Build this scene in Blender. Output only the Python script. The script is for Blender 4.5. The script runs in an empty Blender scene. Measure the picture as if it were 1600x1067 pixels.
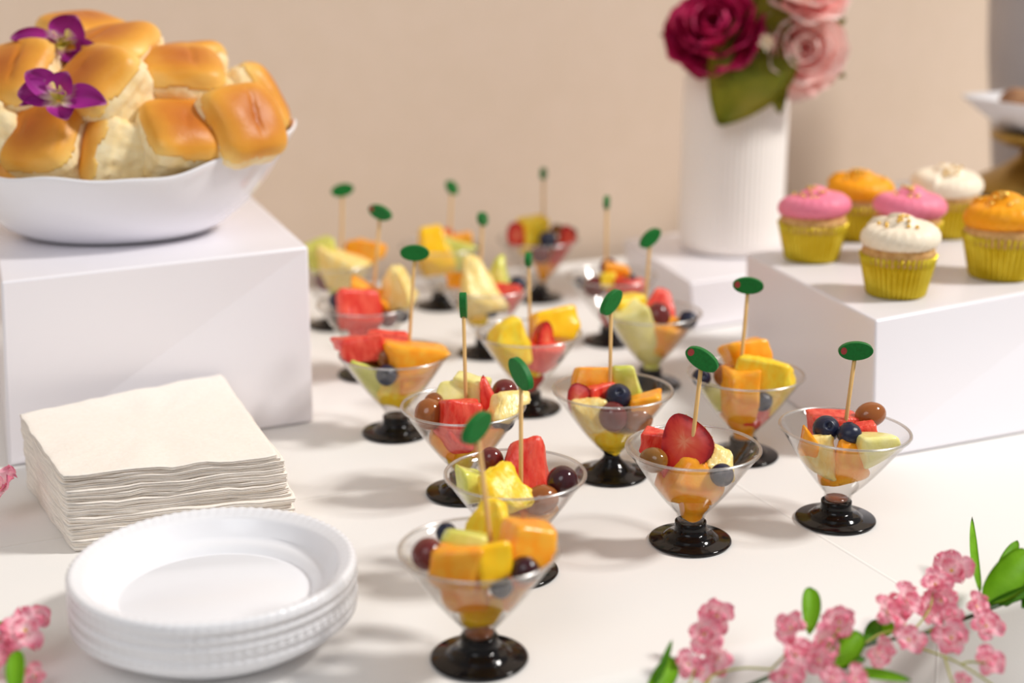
import bpy, bmesh, math, random
from math import sin, cos, pi, radians, sqrt, atan2, exp
from mathutils import Vector, Matrix, Euler, noise

# ---------------------------------------------------------------- camera, world, lights, exposure
F = 2300.0                       # focal length in pixels of the 1600 px wide frame
PITCH = radians(15.86)
H = 0.355                        # camera height over the table top
SP, CP = sin(PITCH), cos(PITCH)
scn = bpy.context.scene
col = scn.collection
cd = bpy.data.cameras.new('camera')
cd.sensor_width = 36.0
cd.lens = F * 36.0 / 1600.0
cd.clip_start = 0.02
cd.dof.use_dof = True
cd.dof.focus_distance = 0.872
cd.dof.aperture_fstop = 3.6
cam = bpy.data.objects.new('camera', cd)
cam.location = (0, 0, H)
cam.rotation_euler = (pi / 2 - PITCH, 0, 0)
col.objects.link(cam)
scn.camera = cam

w = bpy.data.worlds.new('world')
scn.world = w
w.use_nodes = True
w.node_tree.nodes['Background'].inputs[0].default_value = (1.0, 0.975, 0.965, 1)
w.node_tree.nodes['Background'].inputs[1].default_value = 0.385


def area_light(name, loc, target, size, power, color):
    l = bpy.data.lights.new(name, 'AREA')
    l.shape = 'DISK'
    l.size = size
    l.energy = power
    l.color = color
    o = bpy.data.objects.new(name, l)
    o.location = loc
    o.rotation_euler = (Vector(target) - Vector(loc)).to_track_quat('-Z', 'Y').to_euler()
    col.objects.link(o)
    return o


area_light('ceiling_lamp_light', (2.95, 0.80, 3.05), (0.05, 1.0, 0.05), 0.62, 144, (1.0, 0.96, 0.915))
area_light('window_light', (-0.9, -1.3, 2.1), (0.0, 1.0, 0.0), 1.6, 17, (0.93, 0.96, 1.0))

scn.view_settings.view_transform = 'Standard'
scn.view_settings.look = 'None'
scn.view_settings.gamma = 1
scn.view_settings.use_curve_mapping = False
scn.view_settings.exposure = 0.0
cy = scn.cycles
cy.max_bounces = 14
cy.diffuse_bounces = 5
cy.glossy_bounces = 5
cy.transmission_bounces = 8
cy.transparent_max_bounces = 64
cy.caustics_reflective = False
cy.caustics_refractive = False
cy.use_denoising = True
cy.sample_clamp_indirect = 6


# ---------------------------------------------------------------- geometry helpers
def at(px, py, z=0.0):
    """world point on the horizontal plane z seen at a photo pixel"""
    u = (px - 800) / F
    v = (py - 533.5) / F
    t = (H - z) / (SP + v * CP)
    return Vector((u * t, (CP - v * SP) * t, z))


def atY(px, py, Y):
    """world point on the upright plane y = Y seen at a photo pixel"""
    u = (px - 800) / F
    v = (py - 533.5) / F
    t = Y / (CP - v * SP)
    return Vector((u * t, Y, H - t * (SP + v * CP)))


def srgb(r, g, b):
    f = lambda c: (c / 255 / 12.92) if c / 255 <= 0.04045 else ((c / 255 + 0.055) / 1.055) ** 2.4
    return (f(r), f(g), f(b), 1)


def mesh_from(bm, name):
    bm.normal_update()
    me = bpy.data.meshes.new(name)
    bm.to_mesh(me)
    bm.free()
    return me


def add(name, geo, mat, parent=None, smooth=True, loc=None, kind=None):
    if isinstance(geo, bmesh.types.BMesh):
        geo = mesh_from(geo, name)
    if mat is not None and len(geo.materials) == 0:
        geo.materials.append(mat)
    if smooth and len(geo.polygons):
        geo.polygons.foreach_set('use_smooth', [True] * len(geo.polygons))
    o = bpy.data.objects.new(name, geo)
    col.objects.link(o)
    if parent is not None:
        o.parent = parent
    if loc is not None:
        o.location = loc
    if kind:
        o['kind'] = kind
    return o


def empty(name, loc, rot=(0, 0, 0)):
    o = bpy.data.objects.new(name, None)
    o.empty_display_size = 0.01
    o.location = loc
    o.rotation_euler = rot
    col.objects.link(o)
    return o


def tag(o, label, cat, group=None):
    o['label'] = label
    o['category'] = cat
    if group:
        o['group'] = group
    return o


def grid_bm(bm, nu, nv, fn, wrap=False, cap0=False, cap1=False, uv=True):
    """fn(i/nu, j/nv) -> point; u around (wrap) or across, v along"""
    rows = []
    cu = nu if wrap else nu + 1
    for j in range(nv + 1):
        rows.append([bm.verts.new(fn(i / nu, j / nv)) for i in range(cu)])
    uvl = bm.loops.layers.uv.verify() if uv else None
    for j in range(nv):
        for i in range(nu):
            i2 = (i + 1) % cu
            f = bm.faces.new((rows[j][i], rows[j][i2], rows[j + 1][i2], rows[j + 1][i]))
            if uv:
                for l, c in zip(f.loops, ((i, j), (i + 1, j), (i + 1, j + 1), (i, j + 1))):
                    l[uvl].uv = (c[0] / nu, c[1] / nv)
    if cap0:
        bm.faces.new(list(reversed(rows[0])))
    if cap1:
        bm.faces.new(rows[-1])
    return rows


def lathe(profile, n=64, bm=None, mod=None, cap0=False, cap1=False):
    bm = bm or bmesh.new()
    m = len(profile) - 1

    def fn(u, v):
        j = int(round(v * m))
        r, z = profile[j]
        a = 2 * pi * u
        if mod:
            r, z = mod(r, z, a, j)
        return (r * cos(a), r * sin(a), z)
    grid_bm(bm, n, m, fn, wrap=True, cap0=cap0, cap1=cap1)
    return bm


def tube(points, radii, n=8, bm=None):
    bm = bm or bmesh.new()
    pts = [Vector(p) for p in points]
    if not hasattr(radii, '__len__'):
        radii = [radii] * len(pts)
    fr = []
    ref = Vector((0.13, 0.21, 1)).normalized()
    for i, p in enumerate(pts):
        d = (pts[min(i + 1, len(pts) - 1)] - pts[max(i - 1, 0)]).normalized()
        r_ = ref if abs(d.dot(ref)) < 0.95 else Vector((1, 0, 0))
        a = d.cross(r_).normalized()
        b = d.cross(a)
        if fr and a.dot(fr[-1][0]) < 0:
            a, b = -a, -b
        fr.append((a, b))
    m = len(pts) - 1

    def fn(u, v):
        j = int(round(v * m))
        a, b = fr[j]
        t = 2 * pi * u
        return pts[j] + (a * cos(t) + b * sin(t)) * radii[j]
    grid_bm(bm, n, m, fn, wrap=True, cap0=True, cap1=True)
    bmesh.ops.recalc_face_normals(bm, faces=bm.faces)
    return bm


def smooth_path(pts, k=6):
    pts = [Vector(p) for p in pts]
    out = []
    for i in range(len(pts) - 1):
        p0 = pts[max(i - 1, 0)]
        p1, p2 = pts[i], pts[i + 1]
        p3 = pts[min(i + 2, len(pts) - 1)]
        for s in range(k):
            t = s / k
            out.append(0.5 * ((2 * p1) + (p2 - p0) * t + (2 * p0 - 5 * p1 + 4 * p2 - p3) * t * t + (-p0 + 3 * p1 - 3 * p2 + p3) * t ** 3))
    out.append(pts[-1])
    return out


def petal_mesh(base, tip, width, facing, arch=0.1, cup=0.15, ruffle=0.0, seed=0, nu=8, nv=10, shape=(0.75, 0.55), thick=0.0, notch=0.0, stem=0.06):
    """a curved blade from base to tip; facing is the direction of its upper side; uv.y runs along it"""
    base, tip, facing = Vector(base), Vector(tip), Vector(facing)
    d = tip - base
    L = d.length
    d.normalize()
    x = d.cross(facing).normalized()
    n = x.cross(d)
    p1, p2 = shape
    bm = bmesh.new()

    def fn(u, v):
        s = (u - 0.5) * 2
        prof = max(stem, (sin(pi * min(1.0, v ** p1))) ** p2) if v < 0.999 else stem
        wd = width * 0.5 * prof
        r = ruffle * L * v * v * (sin(s * 9 + seed) * 0.5 + noise.noise(Vector((s * 2.2, v * 3, seed * 3.7)))) * (0.4 + abs(s))
        ln = v * L * (1 - notch * exp(-(s * 3) ** 2) * v ** 4) 
        return base + d * ln + x * (s * wd) + n * (arch * L * sin(pi * v * 0.9) + cup * width * s * s * prof + r)
    grid_bm(bm, nu, nv, fn)
    if thick > 0:
        bmesh.ops.solidify(bm, geom=bm.faces[:], thickness=thick)
    return bm


# ---------------------------------------------------------------- materials
def nt_new(name):
    m = bpy.data.materials.new(name)
    m.use_nodes = True
    t = m.node_tree
    b = t.nodes['Principled BSDF']
    return m, t, b


def N(t, kind, **kw):
    n = t.nodes.new(kind)
    for k, v in kw.items():
        if k.startswith('i_'):
            n.inputs[k[2:].replace('_', ' ')].default_value = v
        else:
            setattr(n, k, v)
    return n


def ramp(t, stops, fac):
    r = t.nodes.new('ShaderNodeValToRGB')
    e = r.color_ramp.elements
    while len(e) < len(stops):
        e.new(0.5)
    for el, (p, c) in zip(e, stops):
        el.position = p
        el.color = c
    t.links.new(fac, r.inputs['Fac'])
    return r.outputs['Color']


def mat(name, c1, c2=None, scale=60, rough=0.45, spec=0.5, sss=0.0, sss_r=(1, 0.5, 0.3), sss_s=0.004, bump=0.0, bscale=None, metal=0.0,
        lo=0.35, hi=0.65, coat=0.0, detail=4, stretch=None, transl=0.0):
    m, t, b = nt_new(name)
    tc = N(t, 'ShaderNodeTexCoord')
    src = tc.outputs['Object']
    if stretch:
        mp = N(t, 'ShaderNodeMapping')
        mp.inputs['Scale'].default_value = stretch
        t.links.new(src, mp.inputs['Vector'])
        src = mp.outputs['Vector']
    if c2 is not None:
        nz = N(t, 'ShaderNodeTexNoise')
        nz.inputs['Scale'].default_value = scale
        nz.inputs['Detail'].default_value = detail
        t.links.new(src, nz.inputs['Vector'])
        t.links.new(ramp(t, [(lo, c1), (hi, c2)], nz.outputs['Fac']), b.inputs['Base Color'])
    else:
        b.inputs['Base Color'].default_value = c1
    b.inputs['Roughness'].default_value = rough
    b.inputs['Specular IOR Level'].default_value = spec
    b.inputs['Metallic'].default_value = metal
    if sss:
        b.inputs['Subsurface Weight'].default_value = sss
        b.inputs['Subsurface Radius'].default_value = sss_r
        b.inputs['Subsurface Scale'].default_value = sss_s
    if coat:
        b.inputs['Coat Weight'].default_value = coat
        b.inputs['Coat Roughness'].default_value = 0.08
    if bump:
        nb = N(t, 'ShaderNodeTexNoise')
        nb.inputs['Scale'].default_value = bscale or scale * 3
        nb.inputs['Detail'].default_value = 5
        t.links.new(src, nb.inputs['Vector'])
        bp = N(t, 'ShaderNodeBump')
        bp.inputs['Strength'].default_value = bump
        bp.inputs['Distance'].default_value = 0.001
        t.links.new(nb.outputs['Fac'], bp.inputs['Height'])
        t.links.new(bp.outputs['Normal'], b.inputs['Normal'])
    return m


M = {}
M['wall'] = mat('painted_wall', srgb(216, 196, 176), srgb(218, 198, 179), 30, 0.55, 0.3, bump=0.05, bscale=400)
M['floor'] = mat('floor_carpet', srgb(150, 132, 112), srgb(160, 142, 120), 50, 0.9)
M['riser'] = mat('white_riser_plastic', srgb(241, 238, 243), None, rough=0.28, spec=0.4)
M['plate'] = mat('white_plastic', srgb(244, 245, 250), None, rough=0.22, spec=0.5, sss=0.25, sss_r=(1, 1, 1), sss_s=0.003)
M['bowl'] = mat('white_glazed_ceramic', srgb(242, 241, 245), None, rough=0.12, spec=0.5)
M['platter'] = mat('grey_white_ceramic', srgb(226, 224, 226), None, rough=0.2)
M['urn'] = mat('grey_ceramic', srgb(166, 160, 160), srgb(174, 168, 167), 12, 0.5)
M['vase'] = mat('white_matte_ceramic', srgb(248, 242, 236), None, rough=0.6, spec=0.3)
M['gold'] = mat('antique_gold', srgb(150, 118, 52), srgb(178, 144, 74), 40, 0.38, metal=0.85)
M['gold_bead'] = mat('gold_sprinkle', srgb(240, 196, 96), None, rough=0.25, metal=0.8)
M['black'] = mat('black_gloss_plastic', srgb(13, 10, 11), None, rough=0.10, spec=0.26)
M['wood'] = mat('bamboo_stick', srgb(214, 170, 104), srgb(232, 192, 130), 900, 0.6, stretch=(1, 1, 0.05), spec=0.2)
M['green_paint'] = mat('green_painted_wood', srgb(14, 118, 46), srgb(10, 104, 38), 500, 0.5, bump=0.15, bscale=1200, spec=0.3)
M['pimento'] = mat('red_paint', srgb(170, 60, 58), srgb(150, 48, 50), 900, 0.6)
M['blueberry'] = mat('blueberry_skin', srgb(20, 22, 42), srgb(48, 56, 86), 160, 0.26, bump=0.1, bscale=500, lo=0.42, hi=0.72, spec=0.45)
M['grape_red'] = mat('red_grape_skin', srgb(84, 22, 30), srgb(128, 52, 44), 140, 0.12, sss=0.2, sss_r=(1, .25, .15), spec=0.55)
M['grape_brown'] = mat('blush_grape_skin', srgb(142, 70, 34), srgb(164, 104, 44), 130, 0.12, sss=0.3, sss_r=(1, .5, .2), spec=0.55)
M['grape_olive'] = mat('olive_grape_skin', srgb(120, 86, 24), srgb(150, 96, 40), 110, 0.12, sss=0.3, sss_r=(1, .6, .2), spec=0.55)
M['grape_dark'] = mat('dark_grape_skin', srgb(34, 10, 18), srgb(74, 18, 28), 120, 0.10, spec=0.6)
M['cantaloupe'] = mat('cantaloupe_flesh', srgb(255, 158, 16), srgb(255, 182, 50), 120, 0.2, sss=0.15, sss_r=(1, .5, .15), bump=0.25, bscale=700, detail=3)
M['pineapple'] = mat('pineapple_flesh', srgb(255, 204, 14), srgb(255, 226, 66), 260, 0.36, sss=0.15, sss_r=(1, .7, .2), bump=0.45, bscale=420, stretch=(1, 1, .4))
M['pineapple_pale'] = mat('pale_pineapple_flesh', srgb(252, 216, 118), srgb(255, 236, 164), 260, 0.26, sss=0.15, sss_r=(1, .8, .4), bump=0.7, bscale=420, stretch=(1, 1, .4))
M['mango'] = mat('mango_flesh', srgb(255, 192, 4), srgb(255, 208, 30), 90, 0.18, sss=0.15, sss_r=(1, .6, .15), bump=0.2, bscale=400)
M['honeydew'] = mat('honeydew_flesh', srgb(212, 216, 88), srgb(232, 230, 130), 90, 0.2, sss=0.15, sss_r=(.8, 1, .4), bump=0.2, bscale=500)
M['honeydew_pale'] = mat('pale_honeydew_flesh', srgb(240, 230, 138), srgb(248, 240, 168), 90, 0.2, sss=0.15, sss_r=(.9, 1, .5), bump=0.2, bscale=500)
M['watermelon'] = mat('watermelon_flesh', srgb(226, 48, 36), srgb(246, 96, 74), 260, 0.22, sss=0.12, sss_r=(1, .3, .2), bump=0.5, bscale=800, stretch=(1, 1, .35))
M['straw_skin'] = mat('strawberry_skin', srgb(170, 14, 26), srgb(205, 30, 34), 200, 0.25, sss=0.2, sss_r=(1, .2, .15))
M['straw_flesh'] = mat('strawberry_flesh', srgb(204, 28, 24), srgb(234, 88, 62), 190, 0.26, sss=0.1, sss_r=(1, .3, .2), bump=0.35, bscale=500, stretch=(1, 1, .28), lo=.40, hi=.72)
M['seed'] = mat('strawberry_seed', srgb(196, 140, 60), None, rough=0.4)
M['crumb'] = mat('bread_crumb', srgb(244, 216, 156), srgb(253, 236, 196), 70, 0.75, sss=0.25, sss_r=(1, .8, .5), bump=0.6, bscale=260, stretch=(1, 1, .5), spec=.2)
M['cake'] = mat('cupcake_sponge', srgb(196, 146, 84), srgb(222, 180, 116), 200, 0.8, bump=0.8, bscale=500)
M['frost_pink'] = mat('pink_frosting', srgb(246, 132, 160), srgb(248, 142, 168), 50, 0.45, sss=0.08, sss_r=(1, .5, .5), spec=.3)
M['frost_orange'] = mat('orange_frosting', srgb(255, 164, 10), srgb(255, 174, 22), 50, 0.45, sss=0.08, sss_r=(1, .5, .2), spec=.3)
M['frost_cream'] = mat('cream_frosting', srgb(253, 236, 210), srgb(254, 241, 218), 50, 0.45, sss=0.1, sss_r=(1, .9, .8), spec=.3)
M['foil'] = mat('gold_foil_paper', srgb(212, 182, 18), srgb(232, 208, 60), 60, 0.30, metal=0.5, spec=0.5)
M['napkin'] = mat('cream_paper_napkin', srgb(248, 239, 228), srgb(250, 242, 232), 300, 0.9, bump=0.35, bscale=330, sss=0.15, sss_r=(1, .85, .7), spec=.1)
M['leafgreen'] = mat('leaf_green_fabric', srgb(128, 186, 22), srgb(150, 206, 44), 60, 0.5, bump=0.2, bscale=500, spec=.3)
M['leafdeep'] = mat('deep_green_fabric', srgb(84, 146, 26), srgb(106, 166, 40), 60, 0.5, spec=.3)
M['stem'] = mat('dark_green_wire', srgb(38, 62, 30), srgb(52, 80, 38), 200, 0.5)
M['stem_thin'] = mat('olive_wire_stem', srgb(150, 154, 62), srgb(170, 168, 80), 200, 0.5)
M['yellow'] = mat('yellow_stamen', srgb(236, 190, 60), None, rough=0.6)
M['rose_leaf'] = mat('olive_green_leaf', srgb(124, 132, 14), srgb(160, 150, 34), 30, 0.45, spec=.4)
M['cookie'] = mat('brown_cookie', srgb(120, 78, 50), srgb(176, 132, 92), 60, 0.8, bump=.5)
M['juice'] = mat('fruit_juice', srgb(150, 96, 70), None, rough=0.1)


def uv_mat(name, stops, rough=0.5, streak=None, sss=0.3, across=None, spec=.3):
    """colour runs along a petal (uv.y); optional fine lengthwise veins"""
    m, t, b = nt_new(name)
    uv = N(t, 'ShaderNodeTexCoord')
    sp = N(t, 'ShaderNodeSeparateXYZ')
    t.links.new(uv.outputs['UV'], sp.inputs[0])
    nz = N(t, 'ShaderNodeTexNoise')
    nz.inputs['Scale'].default_value = 1.0
    mp = N(t, 'ShaderNodeMapping')
    mp.inputs['Scale'].default_value = (14, 1.5, 1)
    t.links.new(uv.outputs['UV'], mp.inputs['Vector'])
    t.links.new(mp.outputs['Vector'], nz.inputs['Vector'])
    ma = N(t, 'ShaderNodeMath', operation='MULTIPLY_ADD')
    t.links.new(nz.outputs['Fac'], ma.inputs[0])
    ma.inputs[1].default_value = streak or 0.0
    t.links.new(sp.outputs['Y'], ma.inputs[2])
    sb = N(t, 'ShaderNodeMath', operation='SUBTRACT')
    t.links.new(ma.outputs[0], sb.inputs[0])
    sb.inputs[1].default_value = (streak or 0.0) * 0.5
    t.links.new(ramp(t, stops, sb.outputs[0]), b.inputs['Base Color'])
    b.inputs['Roughness'].default_value = rough
    b.inputs['Specular IOR Level'].default_value = spec
    tr = N(t, 'ShaderNodeBsdfTranslucent')
    t.links.new(b.inputs['Base Color'].links[0].from_socket, tr.inputs['Color'])
    mx = N(t, 'ShaderNodeMixShader')
    mx.inputs[0].default_value = sss
    t.links.new(b.outputs[0], mx.inputs[1])
    t.links.new(tr.outputs[0], mx.inputs[2])
    t.links.new(mx.outputs[0], t.nodes['Material Output'].inputs['Surface'])
    return m


M['blossom'] = uv_mat('pink_silk_petal', [(0.0, srgb(255, 250, 248)), (0.42, srgb(255, 220, 226)), (0.85, srgb(254, 168, 190)), (1.0, srgb(248, 138, 168))], streak=0.5)
M['orchid'] = uv_mat('purple_orchid_petal', [(0.0, srgb(240, 226, 130)), (0.16, srgb(236, 214, 214)), (0.36, srgb(176, 48, 156)), (0.9, srgb(136, 14, 116)), (1.0, srgb(196, 110, 180))], streak=0.3, sss=.2)
M['orchid_lip'] = uv_mat('yellow_orchid_lip', [(0.0, srgb(196, 200, 60)), (0.55, srgb(236, 222, 130)), (1.0, srgb(170, 60, 150))], streak=0.2, sss=.2)
M['straw_flesh'] = uv_mat('strawberry_cut_flesh', [(0.0, srgb(246, 150, 112)), (0.32, srgb(238, 92, 62)), (0.75, srgb(222, 54, 42)), (0.95, srgb(196, 22, 26)), (1.0, srgb(170, 10, 20))], rough=.26, streak=0.75, sss=.08, spec=.5)
M['peony'] = uv_mat('magenta_petal', [(0.0, srgb(110, 4, 40)), (0.7, srgb(172, 14, 70)), (1.0, srgb(206, 44, 104))], streak=0.4, sss=.2)
M['rose'] = uv_mat('pale_pink_petal', [(0.0, srgb(246, 130, 134)), (0.4, srgb(253, 196, 192)), (1.0, srgb(255, 232, 224))], streak=0.3, sss=.3)


def mat_clear():
    """thin clear moulded plastic: see-through with a Schlick reflection on each face"""
    m, t, b = nt_new('clear_plastic')
    t.nodes.remove(b)
    lw = N(t, 'ShaderNodeLayerWeight')
    lw.inputs['Blend'].default_value = 0.5
    pw = N(t, 'ShaderNodeMath', operation='POWER')
    pw.inputs[1].default_value = 4.0
    t.links.new(lw.outputs['Facing'], pw.inputs[0])
    ma = N(t, 'ShaderNodeMath', operation='MULTIPLY_ADD')
    ma.inputs[1].default_value = 0.75
    ma.inputs[2].default_value = 0.038
    t.links.new(pw.outputs[0], ma.inputs[0])
    tr = N(t, 'ShaderNodeBsdfTransparent')
    tr.inputs['Color'].default_value = (0.965, 0.96, 0.955, 1)
    gl = N(t, 'ShaderNodeBsdfGlossy')
    gl.inputs['Roughness'].default_value = 0.04
    mx = N(t, 'ShaderNodeMixShader')
    t.links.new(ma.outputs[0], mx.inputs[0])
    t.links.new(tr.outputs[0], mx.inputs[1])
    t.links.new(gl.outputs[0], mx.inputs[2])
    t.links.new(mx.outputs[0], t.nodes['Material Output'].inputs['Surface'])
    return m


M['clear'] = mat_clear()


def mat_crust():
    m, t, b = nt_new('baked_crust')
    tc = N(t, 'ShaderNodeTexCoord')
    sp = N(t, 'ShaderNodeSeparateXYZ')
    t.links.new(tc.outputs['Object'], sp.inputs[0])
    # distance from the bun's axis: dark in the middle of the top, golden towards its edges
    vl = N(t, 'ShaderNodeVectorMath', operation='LENGTH')
    cb = N(t, 'ShaderNodeCombineXYZ')
    t.links.new(sp.outputs['X'], cb.inputs[0])
    t.links.new(sp.outputs['Y'], cb.inputs[1])
    dz = N(t, 'ShaderNodeMath', operation='MULTIPLY_ADD')
    dz.inputs[1].default_value = -1.6
    dz.inputs[2].default_value = 0.044
    t.links.new(sp.outputs['Z'], dz.inputs[0])
    t.links.new(dz.outputs[0], cb.inputs[2])
    t.links.new(cb.outputs[0], vl.inputs[0])
    nz = N(t, 'ShaderNodeTexNoise')
    nz.inputs['Scale'].default_value = 45
    nz.inputs['Detail'].default_value = 4
    t.links.new(tc.outputs['Object'], nz.inputs['Vector'])
    ma = N(t, 'ShaderNodeMath', operation='MULTIPLY_ADD')
    ma.inputs[1].default_value = 0.016
    t.links.new(nz.outputs['Fac'], ma.inputs[0])
    t.links.new(vl.outputs['Value'], ma.inputs[2])
    sc = N(t, 'ShaderNodeMath', operation='MULTIPLY')
    sc.inputs[1].default_value = 16.0
    t.links.new(ma.outputs[0], sc.inputs[0])
    t.links.new(ramp(t, [(0.10, srgb(186, 98, 30)), (0.36, srgb(208, 126, 38)), (0.60, srgb(234, 164, 60)), (0.85, srgb(252, 212, 122))], sc.outputs[0]), b.inputs['Base Color'])
    b.inputs['Roughness'].default_value = 0.42
    b.inputs['Specular IOR Level'].default_value = 0.35
    b.inputs['Subsurface Weight'].default_value = 0.12
    b.inputs['Subsurface Radius'].default_value = (1, .5, .2)
    b.inputs['Subsurface Scale'].default_value = 0.003
    n2 = N(t, 'ShaderNodeTexNoise')
    n2.inputs['Scale'].default_value = 420
    t.links.new(tc.outputs['Object'], n2.inputs['Vector'])
    bp = N(t, 'ShaderNodeBump')
    bp.inputs['Strength'].default_value = 0.18
    bp.inputs['Distance'].default_value = 0.001
    t.links.new(n2.outputs['Fac'], bp.inputs['Height'])
    t.links.new(bp.outputs['Normal'], b.inputs['Normal'])
    return m


M['crust'] = mat_crust()


def mat_cloth():
    """off-white woven tablecloth with pressed fold lines; object axes: x along the table, y across it"""
    m, t, b = nt_new('ivory_tablecloth')
    tc = N(t, 'ShaderNodeTexCoord')
    sp = N(t, 'ShaderNodeSeparateXYZ')
    t.links.new(tc.outputs['Object'], sp.inputs[0])
    acc = None
    for ax, c in (('X', 0.187), ('X', -0.33), ('X', 0.70), ('Y', 0.285), ('Y', 0.60)):
        s = N(t, 'ShaderNodeMath', operation='SUBTRACT')
        t.links.new(sp.outputs[ax], s.inputs[0])
        s.inputs[1].default_value = c
        a = N(t, 'ShaderNodeMath', operation='ABSOLUTE')
        t.links.new(s.outputs[0], a.inputs[0])
        r = N(t, 'ShaderNodeMapRange')
        r.inputs['From Min'].default_value = 0.0
        r.inputs['From Max'].default_value = 0.0016
        r.inputs['To Min'].default_value = 1.0
        r.inputs['To Max'].default_value = 0.0
        t.links.new(a.outputs[0], r.inputs['Value'])
        if acc is None:
            acc = r.outputs[0]
        else:
            mx = N(t, 'ShaderNodeMath', operation='MAXIMUM')
            t.links.new(acc, mx.inputs[0])
            t.links.new(r.outputs[0], mx.inputs[1])
            acc = mx.outputs[0]
    nz = N(t, 'ShaderNodeTexNoise')
    nz.inputs['Scale'].default_value = 900
    t.links.new(tc.outputs['Object'], nz.inputs['Vector'])
    ma = N(t, 'ShaderNodeMath', operation='MULTIPLY_ADD')
    ma.inputs[1].default_value = 0.12
    t.links.new(nz.outputs['Fac'], ma.inputs[0])
    t.links.new(acc, ma.inputs[2])
    bp = N(t, 'ShaderNodeBump')
    bp.inputs['Strength'].default_value = 0.6
    bp.inputs['Distance'].default_value = 0.0006
    t.links.new(ma.outputs[0], bp.inputs['Height'])
    t.links.new(bp.outputs['Normal'], b.inputs['Normal'])
    b.inputs['Base Color'].default_value = srgb(239, 237, 234)
    b.inputs['Roughness'].default_value = 0.8
    b.inputs['Specular IOR Level'].default_value = 0.15
    return m


M['cloth'] = mat_cloth()

# ---------------------------------------------------------------- the setting
ANG = radians(24.2)
TX, TN = Vector((cos(ANG), sin(ANG), 0)), Vector((-sin(ANG), cos(ANG), 0))
E0 = Vector((0.0568, 0.6533, 0))


def tp(s, q, z=0.0):
    return E0 + TX * s + TN * q + Vector((0, 0, z))


def slab(name, corners, z0, z1, m, parent=None, bev=0.0, kind=None, seg=3):
    bm = bmesh.new()
    lo = [bm.verts.new((c[0], c[1], z0)) for c in corners]
    hi = [bm.verts.new((c[0], c[1], z1)) for c in corners]
    k = len(corners)
    bm.faces.new(list(reversed(lo)))
    bm.faces.new(hi)
    for i in range(k):
        bm.faces.new((lo[i], lo[(i + 1) % k], hi[(i + 1) % k], hi[i]))
    bmesh.ops.recalc_face_normals(bm, faces=bm.faces)
    if bev:
        bmesh.ops.bevel(bm, geom=bm.edges[:], offset=bev, segments=seg, profile=0.5, affect='EDGES')
    return add(name, bm, m, parent, smooth=False, kind=kind)


slab('wall_back', [tp(-2.6, 0.86), tp(3.0, 0.86), tp(3.0, 0.96), tp(-2.6, 0.96)], -0.75, 1.9, M['wall'], kind='structure')
slab('floor', [tp(-2.6, -2.2), tp(3.0, -2.2), tp(3.0, 0.96), tp(-2.6, 0.96)], -0.80, -0.75, M['floor'], kind='structure')
slab('baseboard_back', [tp(-2.6, 0.845), tp(3.0, 0.845), tp(3.0, 0.859), tp(-2.6, 0.859)], -0.75, -0.65, M['riser'], kind='structure')

# table under the cloth
tb = empty('banquet_table', tp(0.3, 0.4, -0.75), (0, 0, ANG))
tag(tb, 'long banquet table carrying the whole dessert display under its ivory cloth', 'table')


def box_bm(cx, cy_, cz, sx, sy, sz, bev=0.0):
    bm = bmesh.new()
    bmesh.ops.create_cube(bm, size=1)
    for v in bm.verts:
        v.co = Vector((cx + v.co.x * sx, cy_ + v.co.y * sy, cz + v.co.z * sz))
    if bev:
        bmesh.ops.bevel(bm, geom=bm.edges[:], offset=bev, segments=2, profile=0.5, affect='EDGES')
    return bm


add('tabletop', box_bm(0, 0.0, 0.733, 2.7, 0.78, 0.026, 0.003), M['floor'], tb, smooth=False)
for sx in (-1.2, 1.2):
    for sy in (-0.33, 0.33):
        add('leg', tube([(sx, sy, 0.0), (sx, sy, 0.72)], 0.015, 12), M['stem'], tb)

# tablecloth: local x along the table, y across
bm = bmesh.new()
prof = [(0.828, -0.0005)]
qs = [0.828 * (1 - k / 40) for k in range(41)]
path = [(q, 0.0) for q in qs if q > 0.004]
for k in range(9):
    a = k / 8 * pi / 2
    path.append((0.004 - 0.012 * sin(a), -0.012 + 0.012 * cos(a)))
for k in range(1, 22):
    path.append((-0.008 - 0.0012 * k, -0.012 - 0.032 * k))
NP = len(path) - 1


def cloth_fn(u, v):
    s = -1.35 + 2.7 * u
    q, z = path[int(round(v * NP))]
    if z < -0.012:
        dd = min(1, (-z - 0.012) / 0.35)
        q += (0.022 * sin(s * 34 + 1.1 * sin(s * 9)) - 0.012 + 0.012 * noise.noise(Vector((s * 7, z * 3, 0)))) * dd - 0.008 * dd
    elif z >= -0.0001:
        z += 0.0003 * noise.noise(Vector((s * 6, q * 6, 2)))
    return (s, q, z)


grid_bm(bm, 270, NP, cloth_fn)
bmesh.ops.reverse_faces(bm, faces=bm.faces[:])
cloth = add('tablecloth', bm, M['cloth'])
cloth.location = E0 + TX * 0.3 + Vector((0, 0, -0.0002))
cloth.rotation_euler = (0, 0, ANG)
# keep fold lines where they were measured from the photo (s = 0.187 from the edge point)
cloth.data.transform(Matrix.Translation((0.3, 0, 0)))
cloth.location = E0 + Vector((0, 0, -0.0004))
tag(cloth, 'ivory tablecloth with pressed fold lines covering the table', 'tablecloth')


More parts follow.
